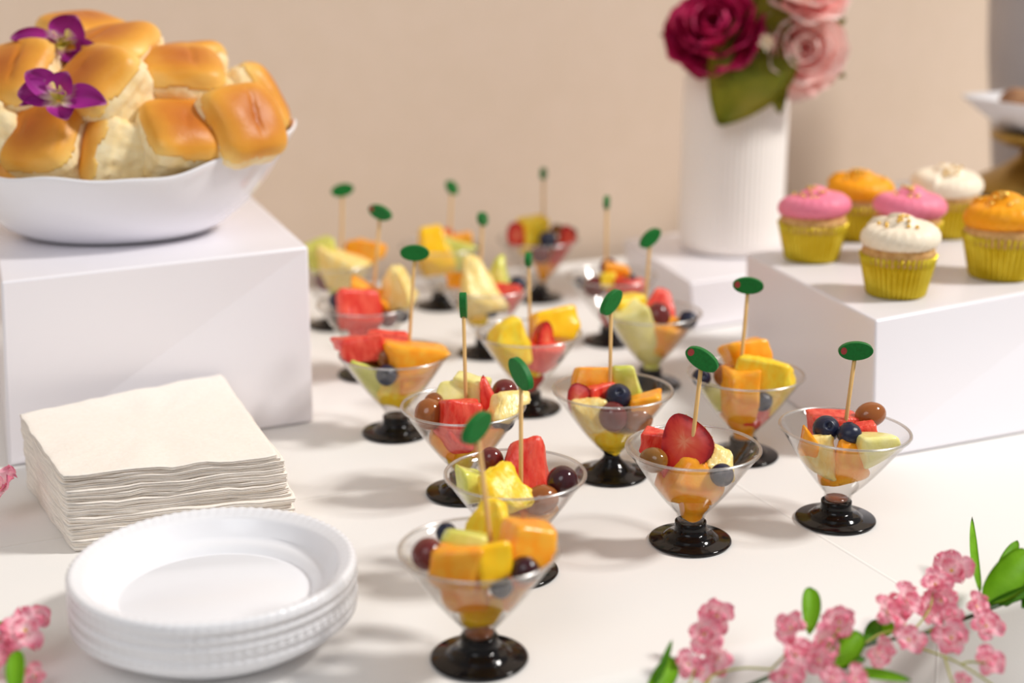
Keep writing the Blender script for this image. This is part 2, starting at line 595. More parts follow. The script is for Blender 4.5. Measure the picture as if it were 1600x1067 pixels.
# ---------------------------------------------------------------- risers
def riser(name, fl_b, fr_b, fl_t, fr_t, h, side, label):
    """front edge given at the table and at the top; the rest follows from the depth"""
    A, B = at(*fl_b, 0), at(*fr_b, 0)
    C, D = at(*fl_t, h), at(*fr_t, h)
    d0 = (B - A).normalized()
    sv = Vector((side[0], side[1], 0))
    d1 = (D - C).normalized()
    low = [A, B, B + sv, A + sv]
    top = [C, D, D + sv, C + sv]
    bm = bmesh.new()
    lo = [bm.verts.new((p.x, p.y, 0.0003)) for p in low]
    hi = [bm.verts.new((p.x, p.y, h)) for p in top]
    bm.faces.new(list(reversed(lo)))
    bm.faces.new(hi)
    for i in range(4):
        bm.faces.new((lo[i], lo[(i + 1) % 4], hi[(i + 1) % 4], hi[i]))
    bmesh.ops.bevel(bm, geom=bm.edges[:], offset=0.0022, segments=3, profile=0.5, affect='EDGES')
    o = add(name, bm, M['riser'], smooth=True)
    for p in o.data.polygons:
        p.use_smooth = p.area < 2e-3 and p.area < 0.0022 * 0.5
    tag(o, label, 'display riser')
    return top


HL = 0.131
RL = riser('display_riser', (13, 730), (490, 660), (1, 440), (482, 385), HL, (-0.086, 0.232), 'large white box riser under the bowl of bread rolls')
HR = 0.098
# right riser: front corner at (1362,720), front edge runs to the right
RR = riser('display_riser', (1362, 720), (1720, 655), (1368, 500), (1730, 432), HR, (-0.0555, 0.208), 'white box riser carrying the six cupcakes')
HB = 0.045
RB = riser('display_riser', (1083, 517), (1385, 470), (1078, 442), (1385, 397), HB, (-0.046, 0.190), 'low white box riser under the ribbed flower vase')

# ---------------------------------------------------------------- vase with flowers
vc = at(1140, 388, HB)
VR = 0.0505
prof = [(0.0, 0.0), (0.040, 0.0), (0.0455, 0.001), (0.0495, 0.005), (VR, 0.012), (VR, 0.05), (VR, 0.10), (VR, 0.15), (VR - 0.0005, 0.165), (VR - 0.003, 0.176),
        (VR - 0.009, 0.186), (VR - 0.017, 0.192), (VR - 0.021, 0.197), (VR - 0.022, 0.204), (VR - 0.021, 0.208), (VR - 0.023, 0.208), (VR - 0.025, 0.200), (VR - 0.024, 0.19), (0.0, 0.15)]


def rib(r, z, a, j):
    if 3 <= j <= 9:
        r += 0.0007 * (abs(sin(a * 30)) - 0.5)
    return r, z


va = add('vase', lathe(prof, 360, mod=rib), M['vase'], loc=vc + Vector((0, 0, 0.0004)))
tag(va, 'tall white ribbed vase holding silk peony and roses', 'vase')
MOUTH = vc + Vector((0, 0, 0.2))


def rose_head(root, centre, R, facing, mkey, layers, seed, open_=1.0):
    """petals in rings from a tight heart to an open skirt, every petal its own mesh"""
    rnd = random.Random(seed)
    fz = Vector(facing).normalized()
    rot = fz.to_track_quat('Z', 'Y').to_matrix().to_4x4()
    mats = Matrix.Translation(centre) @ rot
    L = len(layers)
    for li, (n, tilt, ln) in enumerate(layers):
        for k in range(n):
            a = 2 * pi * (k + 0.5 * (li % 2)) / n + rnd.uniform(-.15, .15)
            tl = radians(tilt) + rnd.uniform(-.08, .08)
            rad = Vector((cos(a), sin(a), 0))
            b0 = rad * (R * 0.08) + Vector((0, 0, -R * 0.28))
            out = rad * sin(tl) + Vector((0, 0, cos(tl)))
            length = R * ln * rnd.uniform(.93, 1.07)
            tip = b0 + out * length
            face = (Vector((0, 0, 1)) * sin(tl) - rad * cos(tl))
            wdt = length * (1.15 if n > 3 else 0.9)
            pb = petal_mesh(b0, tip, wdt, face, arch=-0.16, cup=0.22, ruffle=0.07, seed=seed + li * 7 + k, nu=8, nv=8, shape=(1.25, 0.42), stem=0.12)
            me = mesh_from(pb, 'petal')
            me.transform(mats)
            me.transform(root.matrix_basis.inverted())
            add('petal', me, M[mkey], root)


def bouquet_stem(root, top, mid=None):
    inv = root.matrix_basis.inverted()
    bot = MOUTH + Vector((0.0, 0, -0.04))
    p = smooth_path([bot, MOUTH + (Vector(top) - MOUTH) * 0.45 + Vector((0, 0, 0.008)), Vector(top)], 5)
    add('stem', tube([inv @ q for q in p], 0.0022, 8), M['stem'], root)


YV = vc.y
for (nm, px, py, dia, fac, mk, lays, lab, sd) in [
    ('peony', 1116, 42, 134, (-0.2, -0.75, 0.6), 'peony', [(3, 8, .62), (5, 20, .72), (6, 38, .85), (7, 56, 1.0), (8, 78, 1.08), (8, 98, 1.0)], 'full magenta silk peony in the white vase', 11),
    ('rose', 1252, 76, 128, (0.16, -1.0, 0.12), 'rose', [(3, 6, .55), (4, 16, .72), (5, 32, .85), (6, 52, .98), (7, 76, 1.08)], 'pale pink silk rose hanging lowest beside the vase', 23),
    ('rose', 1262, -22, 118, (0.1, -0.6, 0.7), 'rose', [(3, 6, .55), (4, 18, .72), (5, 36, .85), (6, 56, .98), (7, 80, 1.08)], 'pale pink silk rose at the top edge above the other rose', 37)]:
    c = atY(px, py, YV - 0.045)
    r = empty(nm, MOUTH)
    bpy.context.view_layer.update()
    tag(r, lab, 'flower', 'silk roses in the vase' if nm == 'rose' else None)
    rose_head(r, c, dia * 0.5 * 1.42 / F * 1.02, fac, mk, lays, sd)
    bouquet_stem(r, c + Vector((0, 0.012, -0.005)))

lf = empty('leaf_spray', MOUTH)
tag(lf, 'olive green leaves hanging over the vase rim between the flowers', 'leaves')


def leaf(root, p0, p1, width, facing=(0, -1, 0.2), m='rose_leaf', arch=0.12, seed=0, shape=(0.8, 0.7), thick=0.0006, name='leaf', cup=.12, ruf=.02):
    b = petal_mesh(p0, p1, width, facing, arch=arch, cup=cup, ruffle=ruf, seed=seed, nu=8, nv=14, shape=shape, thick=thick)
    me = mesh_from(b, name)
    if root is not None:
        me.transform(root.matrix_basis.inverted())
    return add(name, me, M[m], root)


yl = YV - 0.058
leaf(lf, atY(1205, 30, YV - 0.03), atY(1122, 197, yl - 0.01), 0.082, seed=1)
leaf(lf, atY(1165, 60, YV - 0.03), atY(1100, 122, yl), 0.045, seed=2)
leaf(lf, atY(1200, 90, YV - 0.03), atY(1219, 180, yl), 0.024, seed=3)
leaf(lf, atY(1180, 78, YV - 0.03), atY(1222, -25, yl + .01), 0.045, seed=4)
leaf(lf, atY(1090, 70, YV), atY(1028, 54, yl + .02), 0.016, seed=5)
leaf(lf, atY(1270, 100, YV), atY(1322, 122, yl + .02), 0.018, seed=6)
leaf(lf, atY(1200, 20, YV), atY(1170, -40, yl), 0.04, seed=7)
leaf(lf, atY(1255, 60, YV), atY(1322, 30, YV - .01), 0.02, seed=8)
add('stem', tube([MOUTH * 0 + Vector((0, 0, -0.04)), atY(1190, 70, YV - 0.03) - MOUTH], 0.002, 8), M['stem'], lf)
# little pale filler sprig beside the rose
sg = empty('filler_sprig', MOUTH)
tag(sg, 'small off-white filler sprig between leaf and lower pink rose', 'flower')
spt = atY(1196, 66, YV - 0.07)
add('stem', tube([Vector((0.004, 0, -0.03)), spt - MOUTH], 0.0012, 6), M['stem_thin'], sg)
for k in range(7):
    a = k * 2.4
    leaf(sg, spt, spt + Vector((cos(a) * 0.008, -0.004, sin(a) * 0.009)), 0.005, m='frost_cream', seed=k, name='petal')

# ---------------------------------------------------------------- right back corner: urn, gold stand, platter
uy = 1.60
ub = Vector((1.10 * 0, 0, 0))
uc = Vector((atY(1622, 150, uy).x + 0.0, uy, 0.0))
UR = 0.062
uprof = [(0, 0), (0.030, 0), (0.033, 0.004), (0.030, 0.02), (0.032, 0.05), (0.042, 0.10), (0.049, 0.16), (0.056, 0.22), (0.060, 0.28), (0.061, 0.34), (0.056, 0.38), (0.046, 0.40), (0.042, 0.40), (0.044, 0.37), (0, 0.3)]
u = add('urn', lathe(uprof, 64), M['urn'], loc=uc)
tag(u, 'grey tall urn behind the white platter on the gold stand', 'urn')

SZ = 0.10
sy = 1.44
sx = atY(1622, 290, sy).x
slab_c = [Vector((sx - 0.085, sy - 0.085, 0)), Vector((sx + 0.10, sy - 0.002, 0)), Vector((sx + 0.04, sy + 0.135, 0)), Vector((sx - 0.145, sy + 0.052, 0))]
rz_ = slab('display_riser', slab_c, 0.0003, SZ - 0.0004, M['riser'], bev=0.002)
tag(rz_, 'white box riser behind the cupcakes, under the gold stand', 'display riser')
zt = atY(1600, 205, sy).z            # underside of the platter
st = empty('pedestal_stand', (sx, sy, SZ))
tag(st, 'antique gold pedestal stand lifting the white scalloped platter', 'cake stand')
h = zt - SZ
add('foot', lathe([(0, 0), (0.066, 0), (0.068, 0.004), (0.064, 0.009), (0.052, 0.016), (0.036, 0.024), (0.022, 0.034), (0.016, 0.05), (0, 0.05)], 64), M['gold'], st)
add('stem', lathe([(0.014, 0.048), (0.014, h * 0.55), (0.018, h * 0.58), (0.018, h * 0.62), (0.014, h * 0.66), (0.014, h * 0.72), (0.018, h * 0.84), (0.028, h * 0.93), (0.032, h - 0.012)], 48, cap0=True, cap1=True), M['gold'], st)
add('top_plate', lathe([(0, h - 0.014), (0.034, h - 0.014), (0.047, h - 0.008), (0.050, h - 0.004), (0.048, h - 0.001), (0, h - 0.001)], 64), M['gold'], st)


# rectangular ceramic platter with a raised flaring rim
def platter_bm(hx, hy, hgt):
    b = bmesh.new()
    pf = [(0.0, 0.001), (0.55, 0.001), (0.66, 0.002), (0.84, hgt * .55), (1.0, hgt), (1.01, hgt + 0.0015), (0.985, hgt + 0.002), (0.82, hgt * .62 + .003), (0.64, 0.006), (0.5, 0.005), (0, 0.005)]

    def fn(u, v):
        a = 2 * pi * u
        k, z = pf[int(round(v * (len(pf) - 1)))]
        c, s = cos(a), sin(a)
        q = (abs(c) ** 5 + abs(s) ** 5) ** (-1 / 5)
        wob = 1 + 0.012 * cos(8 * a) * k
        return (hx * k * c * q * wob, hy * k * s * q * wob, z + 0.004 * cos(4 * a + pi) * 0 * k)
    grid_bm(b, 96, len(pf) - 1, fn, wrap=True)
    bmesh.ops.remove_doubles(b, verts=b.verts, dist=1e-5)
    return b


pl = add('platter', platter_bm(0.092, 0.080, 0.030), M['platter'], loc=(sx + 0.030, sy, SZ + h + 0.0003))
pl.rotation_euler = (0, 0, ANG)
tag(pl, 'white square platter with flared rim on the gold pedestal stand', 'platter')
for k, (dx, dy, rz, lb) in enumerate([(-0.054, -0.006, 0.2, 'brown cookie nearest the platter corner on the gold stand'), (0.012, -0.008, 1.0, 'second brown cookie lying behind the first on the raised platter')]):
    b = lathe([(0, 0), (0.020, 0), (0.0235, 0.002), (0.0245, 0.006), (0.022, 0.011), (0.014, 0.014), (0, 0.0155)], 32)
    for v in b.verts:
        v.co += v.normal * 0.001 + Vector((0, 0, 1)) * 0.0012 * noise.noise(v.co * 160 + Vector((k, 0, 0)))
    c = add('cookie', b, M['cookie'], loc=(sx + 0.030 + dx, sy + dy, SZ + h + 0.006 + 0.016 * (k == 0)))
    c.rotation_euler = (0.05 + (k == 0) * 0.35, 0, rz)
    tag(c, lb, 'cookie', 'cookies on the platter')

# ---------------------------------------------------------------- cupcakes
wr_n = 38


def pleat(r, z, a, j):
    if 1 <= j <= 5:
        r += 0.0017 * (1 if j > 1 else .4) * (2 * abs(((a * wr_n / (2 * pi)) % 1) - 0.5) - .5) * 2
        z += 0.0004 * sin(a * 5 + 1) * (1 if j == 5 else 0)
    return r, z


wrap_me = mesh_from(lathe([(0, 0.0), (0.0185, 0.0), (0.0195, 0.0012), (0.0215, 0.010), (0.0240, 0.021), (0.0262, 0.0305), (0.0256, 0.0305), (0.0250, 0.027), (0, 0.026)], wr_n * 6, mod=pleat), 'wrapper')
wrap_me.materials.append(M['foil'])
cb_ = lathe([(0.0245, 0.024), (0.0252, 0.028), (0.0260, 0.0315), (0.0248, 0.035), (0.021, 0.0375), (0.014, 0.039), (0, 0.0395)], 64)
for v in cb_.verts:
    v.co.z += 0.0008 * noise.noise(v.co * 180)
cake_me = mesh_from(cb_, 'cake')
cake_me.materials.append(M['cake'])


def frosting_bm(seed, tall=1.0):
    pf = [(0, 0.001), (0.018, 0.0), (0.0225, 0.0008), (0.0258, 0.0035), (0.0272, 0.007), (0.0270, 0.0105), (0.0252, 0.0140), (0.0220, 0.0168), (0.0180, 0.0180), (0.0145, 0.0178),
          (0.0125, 0.0182), (0.0112, 0.0200), (0.0095, 0.0220), (0.007, 0.0232), (0.004, 0.0238), (0, 0.0240)]
    rr = random.Random(seed)
    ph = rr.uniform(0, 6)

    def mod(r, z, a, j):
        k = min(1, r / 0.02)
        tw = a + z * 95 + j * 0.10
        g = abs(sin(tw * 12))
        r2 = r * (1.03 + (0.065 * (g - 0.6) * k if 2 <= j <= 9 else 0.05 * (0.5 - abs(sin(a * 5 + z * 200))) * k))
        # the piping starts and ends on one side: a soft step round the swirl
        s = ((a + ph) / (2 * pi)) % 1.0
        r2 *= 1 + 0.10 * (s - 0.5) * (1 if 2 <= j <= 8 else 0.2)
        zz = z * tall + 0.0035 * (s - 0.5) * (1 if j > 2 else 0)
        off = 0.0025 * (z / 0.024)
        return r2, zz
    b = lathe(pf, 156, mod=mod)
    bmesh.ops.remove_doubles(b, verts=b.verts, dist=1e-6)
    return b


bead_b = bmesh.new()
bmesh.ops.create_uvsphere(bead_b, u_segments=10, v_segments=7, radius=0.0015)
bead_me = mesh_from(bead_b, 'sprinkle')
bead_me.materials.append(M['gold_bead'])
bead_me.polygons.foreach_set('use_smooth', [True] * len(bead_me.polygons))

CAKES = [
    (1267, 405, 'frost_pink', 'pink-frosted cupcake nearest the ribbed vase', 1.00, 2.2),
    (1338, 372, 'frost_orange', 'orange-frosted cupcake behind the two pink ones', 1.0, 1.0),
    (1413, 404, 'frost_pink', 'pink-frosted cupcake half hidden behind the cream one', 1.00, 3.8),
    (1399, 460, 'frost_cream', 'cream-frosted cupcake standing closest to the riser edge', 1.00, 4.4),
    (1474, 368, 'frost_cream', 'cream-frosted cupcake farthest back on the riser', 1.05, 5.1),
    (1562, 432, 'frost_orange', 'orange-frosted cupcake at the photo edge, largest of the orange ones', 1.10, 0.4)]
for i, (px, py, mk, lb, s, rz) in enumerate(CAKES):
    c = at(px, py, HR)
    r = empty('cupcake', (c.x, c.y, HR + 0.0003), (0, 0, rz))
    tag(r, lb, 'cupcake', 'cupcakes on the white riser')
    r.scale = (s, s, s)
    add('wrapper', wrap_me, None, r)
    add('cake', cake_me, None, r)
    fr = add('frosting', frosting_bm(i * 5 + 1, 0.95), M[mk], r, loc=(0, 0, 0.0345))
    fr.rotation_euler = (0.05 * sin(i * 2.1), 0.06 * cos(i * 1.7), 0)
    rnd = random.Random(i + 60)
    for k in range(12):
        a = rnd.gauss(pi * 1.3 - rz, 0.7)
        rad = rnd.uniform(0.001, 0.013) if k < 8 else rnd.uniform(0.012, 0.019)
        z = 0.0345 + (0.0235 if rad < 0.008 else 0.0215 if rad < .0115 else 0.0182) * .95
        add('sprinkle', bead_me, None, r, loc=(rad * cos(a), rad * sin(a), z + 0.0006))

# ---------------------------------------------------------------- bowl of rolls
BC = at(184, 362, HL)
BC = Vector((BC.x, BC.y, HL))
BA, BB = 0.1245, 0.100       # half axes of the rim


def bowl_bm():
    b = bmesh.new()
    pf = [(0.0, 0.0005, 0), (0.44, 0.0005, 0), (0.50, 0.0, 0), (0.56, 0.002, 0), (0.66, 0.008, .05), (0.78, 0.018, .2), (0.88, 0.030, .45), (0.95, 0.042, .8), (0.985, 0.050, 1), (1.0, 0.0535, 1), (1.0, 0.0555, 1), (0.985, 0.0555, 1),
          (0.965, 0.051, .95), (0.93, 0.043, .8), (0.86, 0.032, .45), (0.76, 0.020, .2), (0.64, 0.011, .05), (0.5, 0.005, 0), (0, 0.004, 0)]

    def fn(u, v):
        a = 2 * pi * u
        k, z, e = pf[int(round(v * (len(pf) - 1)))]
        c = cos(a)
        up = abs(c) ** 3.0
        wob = 0.0014 * sin(7 * a + 1.0) + 0.0010 * sin(13 * a)
        ext = 1 + 0.10 * e * up
        return (BA * k * c * ext, BB * k * sin(a), z + e * (0.024 * up + wob))
    grid_bm(b, 160, len(pf) - 1, fn, wrap=True)
    bmesh.ops.remove_doubles(b, verts=b.verts, dist=1e-6)
    return b


bw = add('bowl', bowl_bm(), M['bowl'], loc=BC + Vector((0, 0, 0.0005)))
bw.rotation_euler = (0, 0, radians(6))
tag(bw, 'large white ceramic bowl with upswept ends heaped with bread rolls', 'bowl')


def bun_meshes(seed, sx, sy_, sz):
    rnd = random.Random(seed)
    b = bmesh.new()
    bmesh.ops.create_cube(b, size=2)
    bmesh.ops.subdivide_edges(b, edges=b.edges[:], cuts=25, use_grid_fill=True)
    off = Vector((seed * 3.1, seed * 1.7, 0))
    cr = rnd.uniform(-.35, .35)
    ca = rnd.uniform(-.3, .3)
    haslong = seed % 2 == 0
    for v in b.verts:
        p = v.co.copy()
        n = (abs(p.x) ** 4.5 + abs(p.y) ** 4.5 + abs(p.z) ** 3.6) ** (1 / 4.3)
        p = p / n
        q = p.copy()
        # the sides were torn from their neighbours: uneven
        side = max(0, 1 - max(0, p.z - 0.1) * 2.2) if p.z > 0.1 else 1
        d = 0.055 * noise.noise(p * 1.6 + off) + 0.05 * side * noise.noise(p * 4.5 + off) + 0.02 * side * noise.noise(p * 13 + off)
        q = p * (1 + d)
        q.z *= 1 - 0.06 * (p.x * p.x + p.y * p.y)
        if p.z < 0.15:
            q.x *= 0.94
            q.y *= 0.94
        if p.z > 0.3:
            # pinched seam lines across the top
            t = p.x * cos(ca) + p.y * sin(ca) - cr - 0.06 * sin(p.y * 3)
            ln = -p.x * sin(ca) + p.y * cos(ca)
            if haslong and abs(ln) < 0.75:
                q -= p * 0.11 * exp(-(t / 0.04) ** 2) * (1 - (abs(ln) / 0.75) ** 2)
            elif not haslong:
                q -= p * 0.07 * exp(-(t / 0.05) ** 2) * exp(-(ln / 0.25) ** 2)
        v.co = Vector((q.x * sx, q.y * sy_, q.z * sz))
    b.normal_update()
    top = []
    for f in b.faces:
        c = f.calc_center_median()
        p = Vector((c.x / sx, c.y / sy_, c.z / sz))
        if p.z > 0.48 + 0.18 * noise.noise(p * 2.0 + off) + 0.05 * noise.noise(p * 9 + off):
            top.append(f.index)
    tops = set(top)
    b2 = b.copy()
    b.faces.ensure_lookup_table()
    b2.faces.ensure_lookup_table()
    bmesh.ops.delete(b, geom=[f for f in b.faces if f.index in tops], context='FACES')
    bmesh.ops.delete(b2, geom=[f for f in b2.faces if f.index not in tops], context='FACES')
    # the crust is a skin with a little thickness that stands proud of the crumb
    bmesh.ops.solidify(b2, geom=b2.faces[:], thickness=0.0012)
    for v in b2.verts:
        v.co *= 1.012
    return mesh_from(b, 'crumb'), mesh_from(b2, 'crust')


YB = BC.y
# px, py, dy (m, from bowl centre), crust direction, spin deg, half sizes mm, label
BUNS = [
    (83, 226, -0.056, (-.30, -.72, .62), 4, (30, 30, 27), 'glossy brown roll at the bowl rim below the lower orchid'),
    (36, 138, -0.030, (-.30, -.60, .74), 10, (31, 31, 26), 'brown roll with a long crease left of the lower orchid'),
    (168, 146, -0.040, (-.40, -.56, .70), -8, (31, 30, 27), 'brown creased roll behind the lower orchid petals'),
    (183, 98, 0.004, (-.12, -.26, .95), 20, (32, 31, 25), 'rounded brown roll just behind and under the upper orchid'),
    (132, 72, 0.045, (.1, -.1, 1), 0, (32, 30, 24), 'topmost roll at the back of the heap'),
    (284, 136, -0.010, (.16, -.28, .94), -14, (31, 29, 26), 'roll with an evenly browned oval top near the middle right'),
    (290, 112, 0.045, (-.1, .1, 1), 8, (28, 28, 22), 'pale-sided roll peeking out behind the oval-topped one'),
    (183, 240, -0.052, (-.88, -.20, .30), 6, (27, 27, 25), 'roll on its side showing brown top left and pale crumb right'),
    (277, 226, -0.050, (.44, -.46, .78), -10, (29, 27, 26), 'small golden roll at the bowl rim with torn pale base'),
    (365, 206, -0.030, (.62, -.58, .52), 4, (30, 29, 31), 'golden roll resting over the bowl rim nearest its right tip'),
    (384, 168, 0.022, (.86, .22, .44), -8, (31, 30, 28), 'roll leaning in the bowl tip with its pale side to the camera'),
    (-3, 214, -0.05, (-.7, .2, .6), 20, (27, 25, 22), 'pale-sided roll cut off by the photo edge'),
    (2, 262, -0.05, (-.3, -.75, .5), 0, (26, 26, 20), 'dark brown roll deep in the bowl at the photo edge'),
    (230, 190, 0.020, (0, -.3, .9), 15, (30, 30, 25), 'roll buried in the middle of the heap'),
    (110, 190, 0.030, (0, -.2, 1), 40, (30, 30, 25), 'roll buried behind the two creased rolls'),
    (330, 200, 0.035, (.1, -.1, 1), 10, (28, 28, 25), 'roll hidden behind the golden roll by the rim'),
    (-60, 180, -0.01, (-.3, -.3, .9), 10, (30, 30, 25), 'roll beyond the photo edge in the bowl'),
]
for i, (px, py, dy, n, spin, s, lb) in enumerate(BUNS):
    p = atY(px, py, YB + dy)
    r = empty('bread_roll', p)
    r.rotation_euler = (Vector(n).normalized().to_track_quat('Z', 'Y').to_matrix().to_4x4() @ Matrix.Rotation(radians(spin), 4, 'Z')).to_euler()
    tag(r, lb, 'bread roll', 'bread rolls in the white bowl')
    a, b = bun_meshes(i + 1, s[0] / 1000, s[1] / 1000, s[2] / 1000)
    add('crumb', a, M['crumb'], r)
    add('crust', b, M['crust'], r)


# orchids on the rolls
def orchid(cpx, Y, petals, label):
    c = atY(*cpx, Y)
    r = empty('orchid_flower', c)
    bpy.context.view_layer.update()
    tag(r, label, 'flower', 'orchids on the bread rolls')
    for k, (tx, ty, wpx, dy, arch, lip) in enumerate(petals):
        tip = atY(tx, ty, Y + dy)
        b = petal_mesh(c + (tip - c) * 0.04, tip, 1.35 * wpx * Y / F, Vector((0.1, -0.8, 0.6)), arch=arch, cup=0.25, ruffle=0.05, seed=k + tx, nu=10, nv=14, shape=(0.95, 0.6), stem=0.10)
        me = mesh_from(b, 'petal')
        me.transform(Matrix.Translation(-c))
        add('lip' if lip else 'petal', me, M['orchid_lip' if lip else 'orchid'], r)
    return r


orchid((100, 76), YB - 0.012, [(118, 24, 46, 0.0, -.1, 0), (16, 62, 26, -.012, .14, 0), (120, 100, 34, -.02, .1, 0), (160, 84, 20, -.012, .15, 0), (60, 78, 20, -.02, .1, 0), (84, 62, 22, -.022, .2, 1), (122, 62, 20, -.022, .2, 1), (98, 92, 16, -.025, .2, 1)],
       'purple orchid bloom lying highest on the rolls')
orchid((92, 157), YB - 0.078, [(40, 113, 34, 0.0, .12, 0), (106, 112, 34, 0.0, .1, 0), (168, 163, 34, -.006, .12, 0), (106, 188, 34, -.012, .1, 0), (27, 148, 38, -.006, .1, 0), (30, 166, 14, -.012, .1, 0), (72, 142, 18, -.02, .25, 1), (104, 150, 14, -.02, .25, 1)],
       'purple orchid bloom on the front roll, the lower of the two')

# ---------------------------------------------------------------- napkins
NZ = 0.048
nc = [at(30, 648, NZ), at(97, 745, NZ), at(440, 711, NZ), at(345, 583, NZ)]      # back-left, front-left, front-right, back-right
NN = 16
nh = NZ / NN
_w = [random.Random(900 + i).uniform(0.55, 1.5) for i in range(NN)]
NZ0 = [NZ * sum(_w[:i]) / sum(_w) for i in range(NN + 1)]


ORD = ['first', 'second', 'third', 'fourth', 'fifth', 'sixth', 'seventh', 'eighth', 'ninth', 'tenth', 'eleventh', 'twelfth', 'thirteenth', 'fourteenth', 'fifteenth', 'sixteenth']


def napkin(i):
    rnd = random.Random(i * 13 + 5)
    f = (NN - 1 - i) / (NN - 1)
    base = [c.copy() for c in nc]
    # lower napkins sit a little further out
    base[2] += Vector((0.010 * f + rnd.uniform(-.002, .002), 0.000 + rnd.uniform(-.002, .002), 0))
    base[1] += Vector((rnd.uniform(-.001, .001) + .002 * f, rnd.uniform(-.001, .001), 0))
    base[3] += Vector((0.004 * f, 0, 0))
    cs = [Vector((c.x, c.y, 0)) for c in base]
    cen = sum(cs, Vector()) / 4
    outline = []
    for k in range(4):
        a, b = cs[k], cs[(k + 1) % 4]
        for s in range(18):
            t = s / 18
            p = a.lerp(b, t)
            dd = min(t, 1 - t)
            p += (cen - p) * 0.012 * exp(-(dd / 0.02) ** 2)
            p += (p - cen).normalized() * 0.0014 * noise.noise(Vector((t * 6, k * 3, i * 5.3)))
            outline.append(p)
    z0, th = NZ0[i], (NZ0[i + 1] - NZ0[i]) * 0.98
    amp = 0.0013 * min(1, i / 5)
    last = i == NN - 1
    loops = [(0.985, 0.0), (1.002, 0.16), (0.996, 0.26), (0.985, 0.30), (1.000, 0.36), (1.004, 0.55), (0.985, 0.62), (0.998, 0.70), (1.003, 0.84), (0.992, 1.0), (0.96, 1.01), (0.8, 1.0), (0.55, 1.0), (0.28, 1.0)]
    bm = bmesh.new()
    rings = []
    for li, (k, zf) in enumerate(loops):
        ring = []
        for j, p in enumerate(outline):
            q = cen + (p - cen) * k
            wv = amp * noise.noise(Vector((q.x * 38, q.y * 38, i * 0.22))) + amp * .7 * noise.noise(Vector((q.x * 90, q.y * 90, i * 0.5))) 
            jit = 0.0005 * noise.noise(Vector((j * .5, li * 2.1, i * 7.7)))
            q = q + (p - cen).normalized() * jit
            z = z0 + th * zf + wv + 0.0004
            if i == 0 and zf == 0:
                z = 0.0004
            ring.append(bm.verts.new((q.x, q.y, z)))
        rings.append(ring)
    n = len(outline)
    for li in range(len(rings) - 1):
        for j in range(n):
            bm.faces.new((rings[li][j], rings[li][(j + 1) % n], rings[li + 1][(j + 1) % n], rings[li + 1][j]))
    bm.faces.new(rings[-1])
    bm.faces.new(list(reversed(rings[0])))
    bmesh.ops.recalc_face_normals(bm, faces=bm.faces)
    o = add('napkin', bm, M['napkin'])
    lab = 'topmost folded cream paper napkin of the stack' if last else ORD[NN - 1 - i] + ' folded cream napkin from the top of the stack'
    if i == 0:
        lab = 'lowest folded cream napkin, lying on the tablecloth under the stack'
    tag(o, lab, 'napkin', 'folded napkins in the stack')


for i in range(NN):
    napkin(i)

# ---------------------------------------------------------------- plates
PC = at(333, 878, 0.040)
PC.z = 0.0
PRr = 443 * 0.705 / F / 2 + 0.002
PR = 0.0728
nb = 84
ppf = [(0, 0.0012), (0.046, 0.0012), (0.0480, 0.0), (0.0500, 0.0004), (0.0515, 0.0034), (0.0560, 0.0046), (0.0600, 0.0064), (0.0632, 0.0138), (0.0652, 0.0160), (0.0672, 0.0164), (0.0690, 0.0178), (0.0712, 0.0184), (PR, 0.0168), (PR + 0.0003, 0.0146),
       (PR - 0.0006, 0.0146), (PR - 0.0006, 0.0164), (0.0712, 0.0176), (0.0690, 0.0170), (0.0672, 0.0156), (0.0656, 0.0152), (0.0638, 0.0130), (0.0605, 0.0055), (0.0562, 0.0038), (0.0520, 0.0026), (0.0504, -0.0003), (0.0480, -0.0007), (0.046, 0.0005), (0, 0.0005)]


def bead(r, z, a, j):
    if j in (9, 10, 11, 12):
        g = abs(sin(a * nb / 2 + r * 260))
        z += 0.0007 * (g - .4) * (1 if j in (10, 11) else .5)
        r += 0.0004 * (g - .4) * (1 if j >= 11 else 0)
    return r, z


pb = lathe([(r, z + 0.0007) for r, z in ppf], nb * 4, mod=bead)
bmesh.ops.remove_doubles(pb, verts=pb.verts, dist=1e-7)
plate_me = mesh_from(pb, 'plate')
plate_me.materials.append(M['plate'])
NPL = 14
rnd = random.Random(4)
for i in range(NPL):
    o = add('plate', plate_me, None, loc=(PC.x + rnd.uniform(-.0004, .0004), PC.y + rnd.uniform(-.0004, .0004), 0.0003 + i * 0.00165))
    o.rotation_euler = (0, 0, (i * 5) * 2 * pi / nb)
    tag(o, 'topmost white plastic plate with beaded rim, its whole face showing' if i == NPL - 1 else ('lowest white plastic plate, touching the tablecloth' if i == 0 else ORD[NPL - 1 - i] + ' white plastic plate from the top of the stack, only its rim edge showing'), 'plate', 'white plates in the stack')

# ---------------------------------------------------------------- fruit cups
foot_prof = [(0, 0.0004), (0.0243, 0.0004), (0.0247, 0.0010), (0.0244, 0.0018), (0.0235, 0.0022), (0.0175, 0.0026), (0.0160, 0.0032), (0.0152, 0.0044), (0.0135, 0.0054), (0.0108, 0.0062), (0.0096, 0.0078),
             (0.0094, 0.0100), (0.0094, 0.0130), (0.0088, 0.0134), (0.0084, 0.0128), (0.0084, 0.0115), (0, 0.0115)]
foot_neck = [(0, 0.0004), (0.0243, 0.0004), (0.0247, 0.0010), (0.0244, 0.0018), (0.0235, 0.0022), (0.0175, 0.0028), (0.0130, 0.0048), (0.0100, 0.0080), (0.0062, 0.0115), (0.0050, 0.0145), (0.0062, 0.0170), (0.0078, 0.0182), (0, 0.0182)]


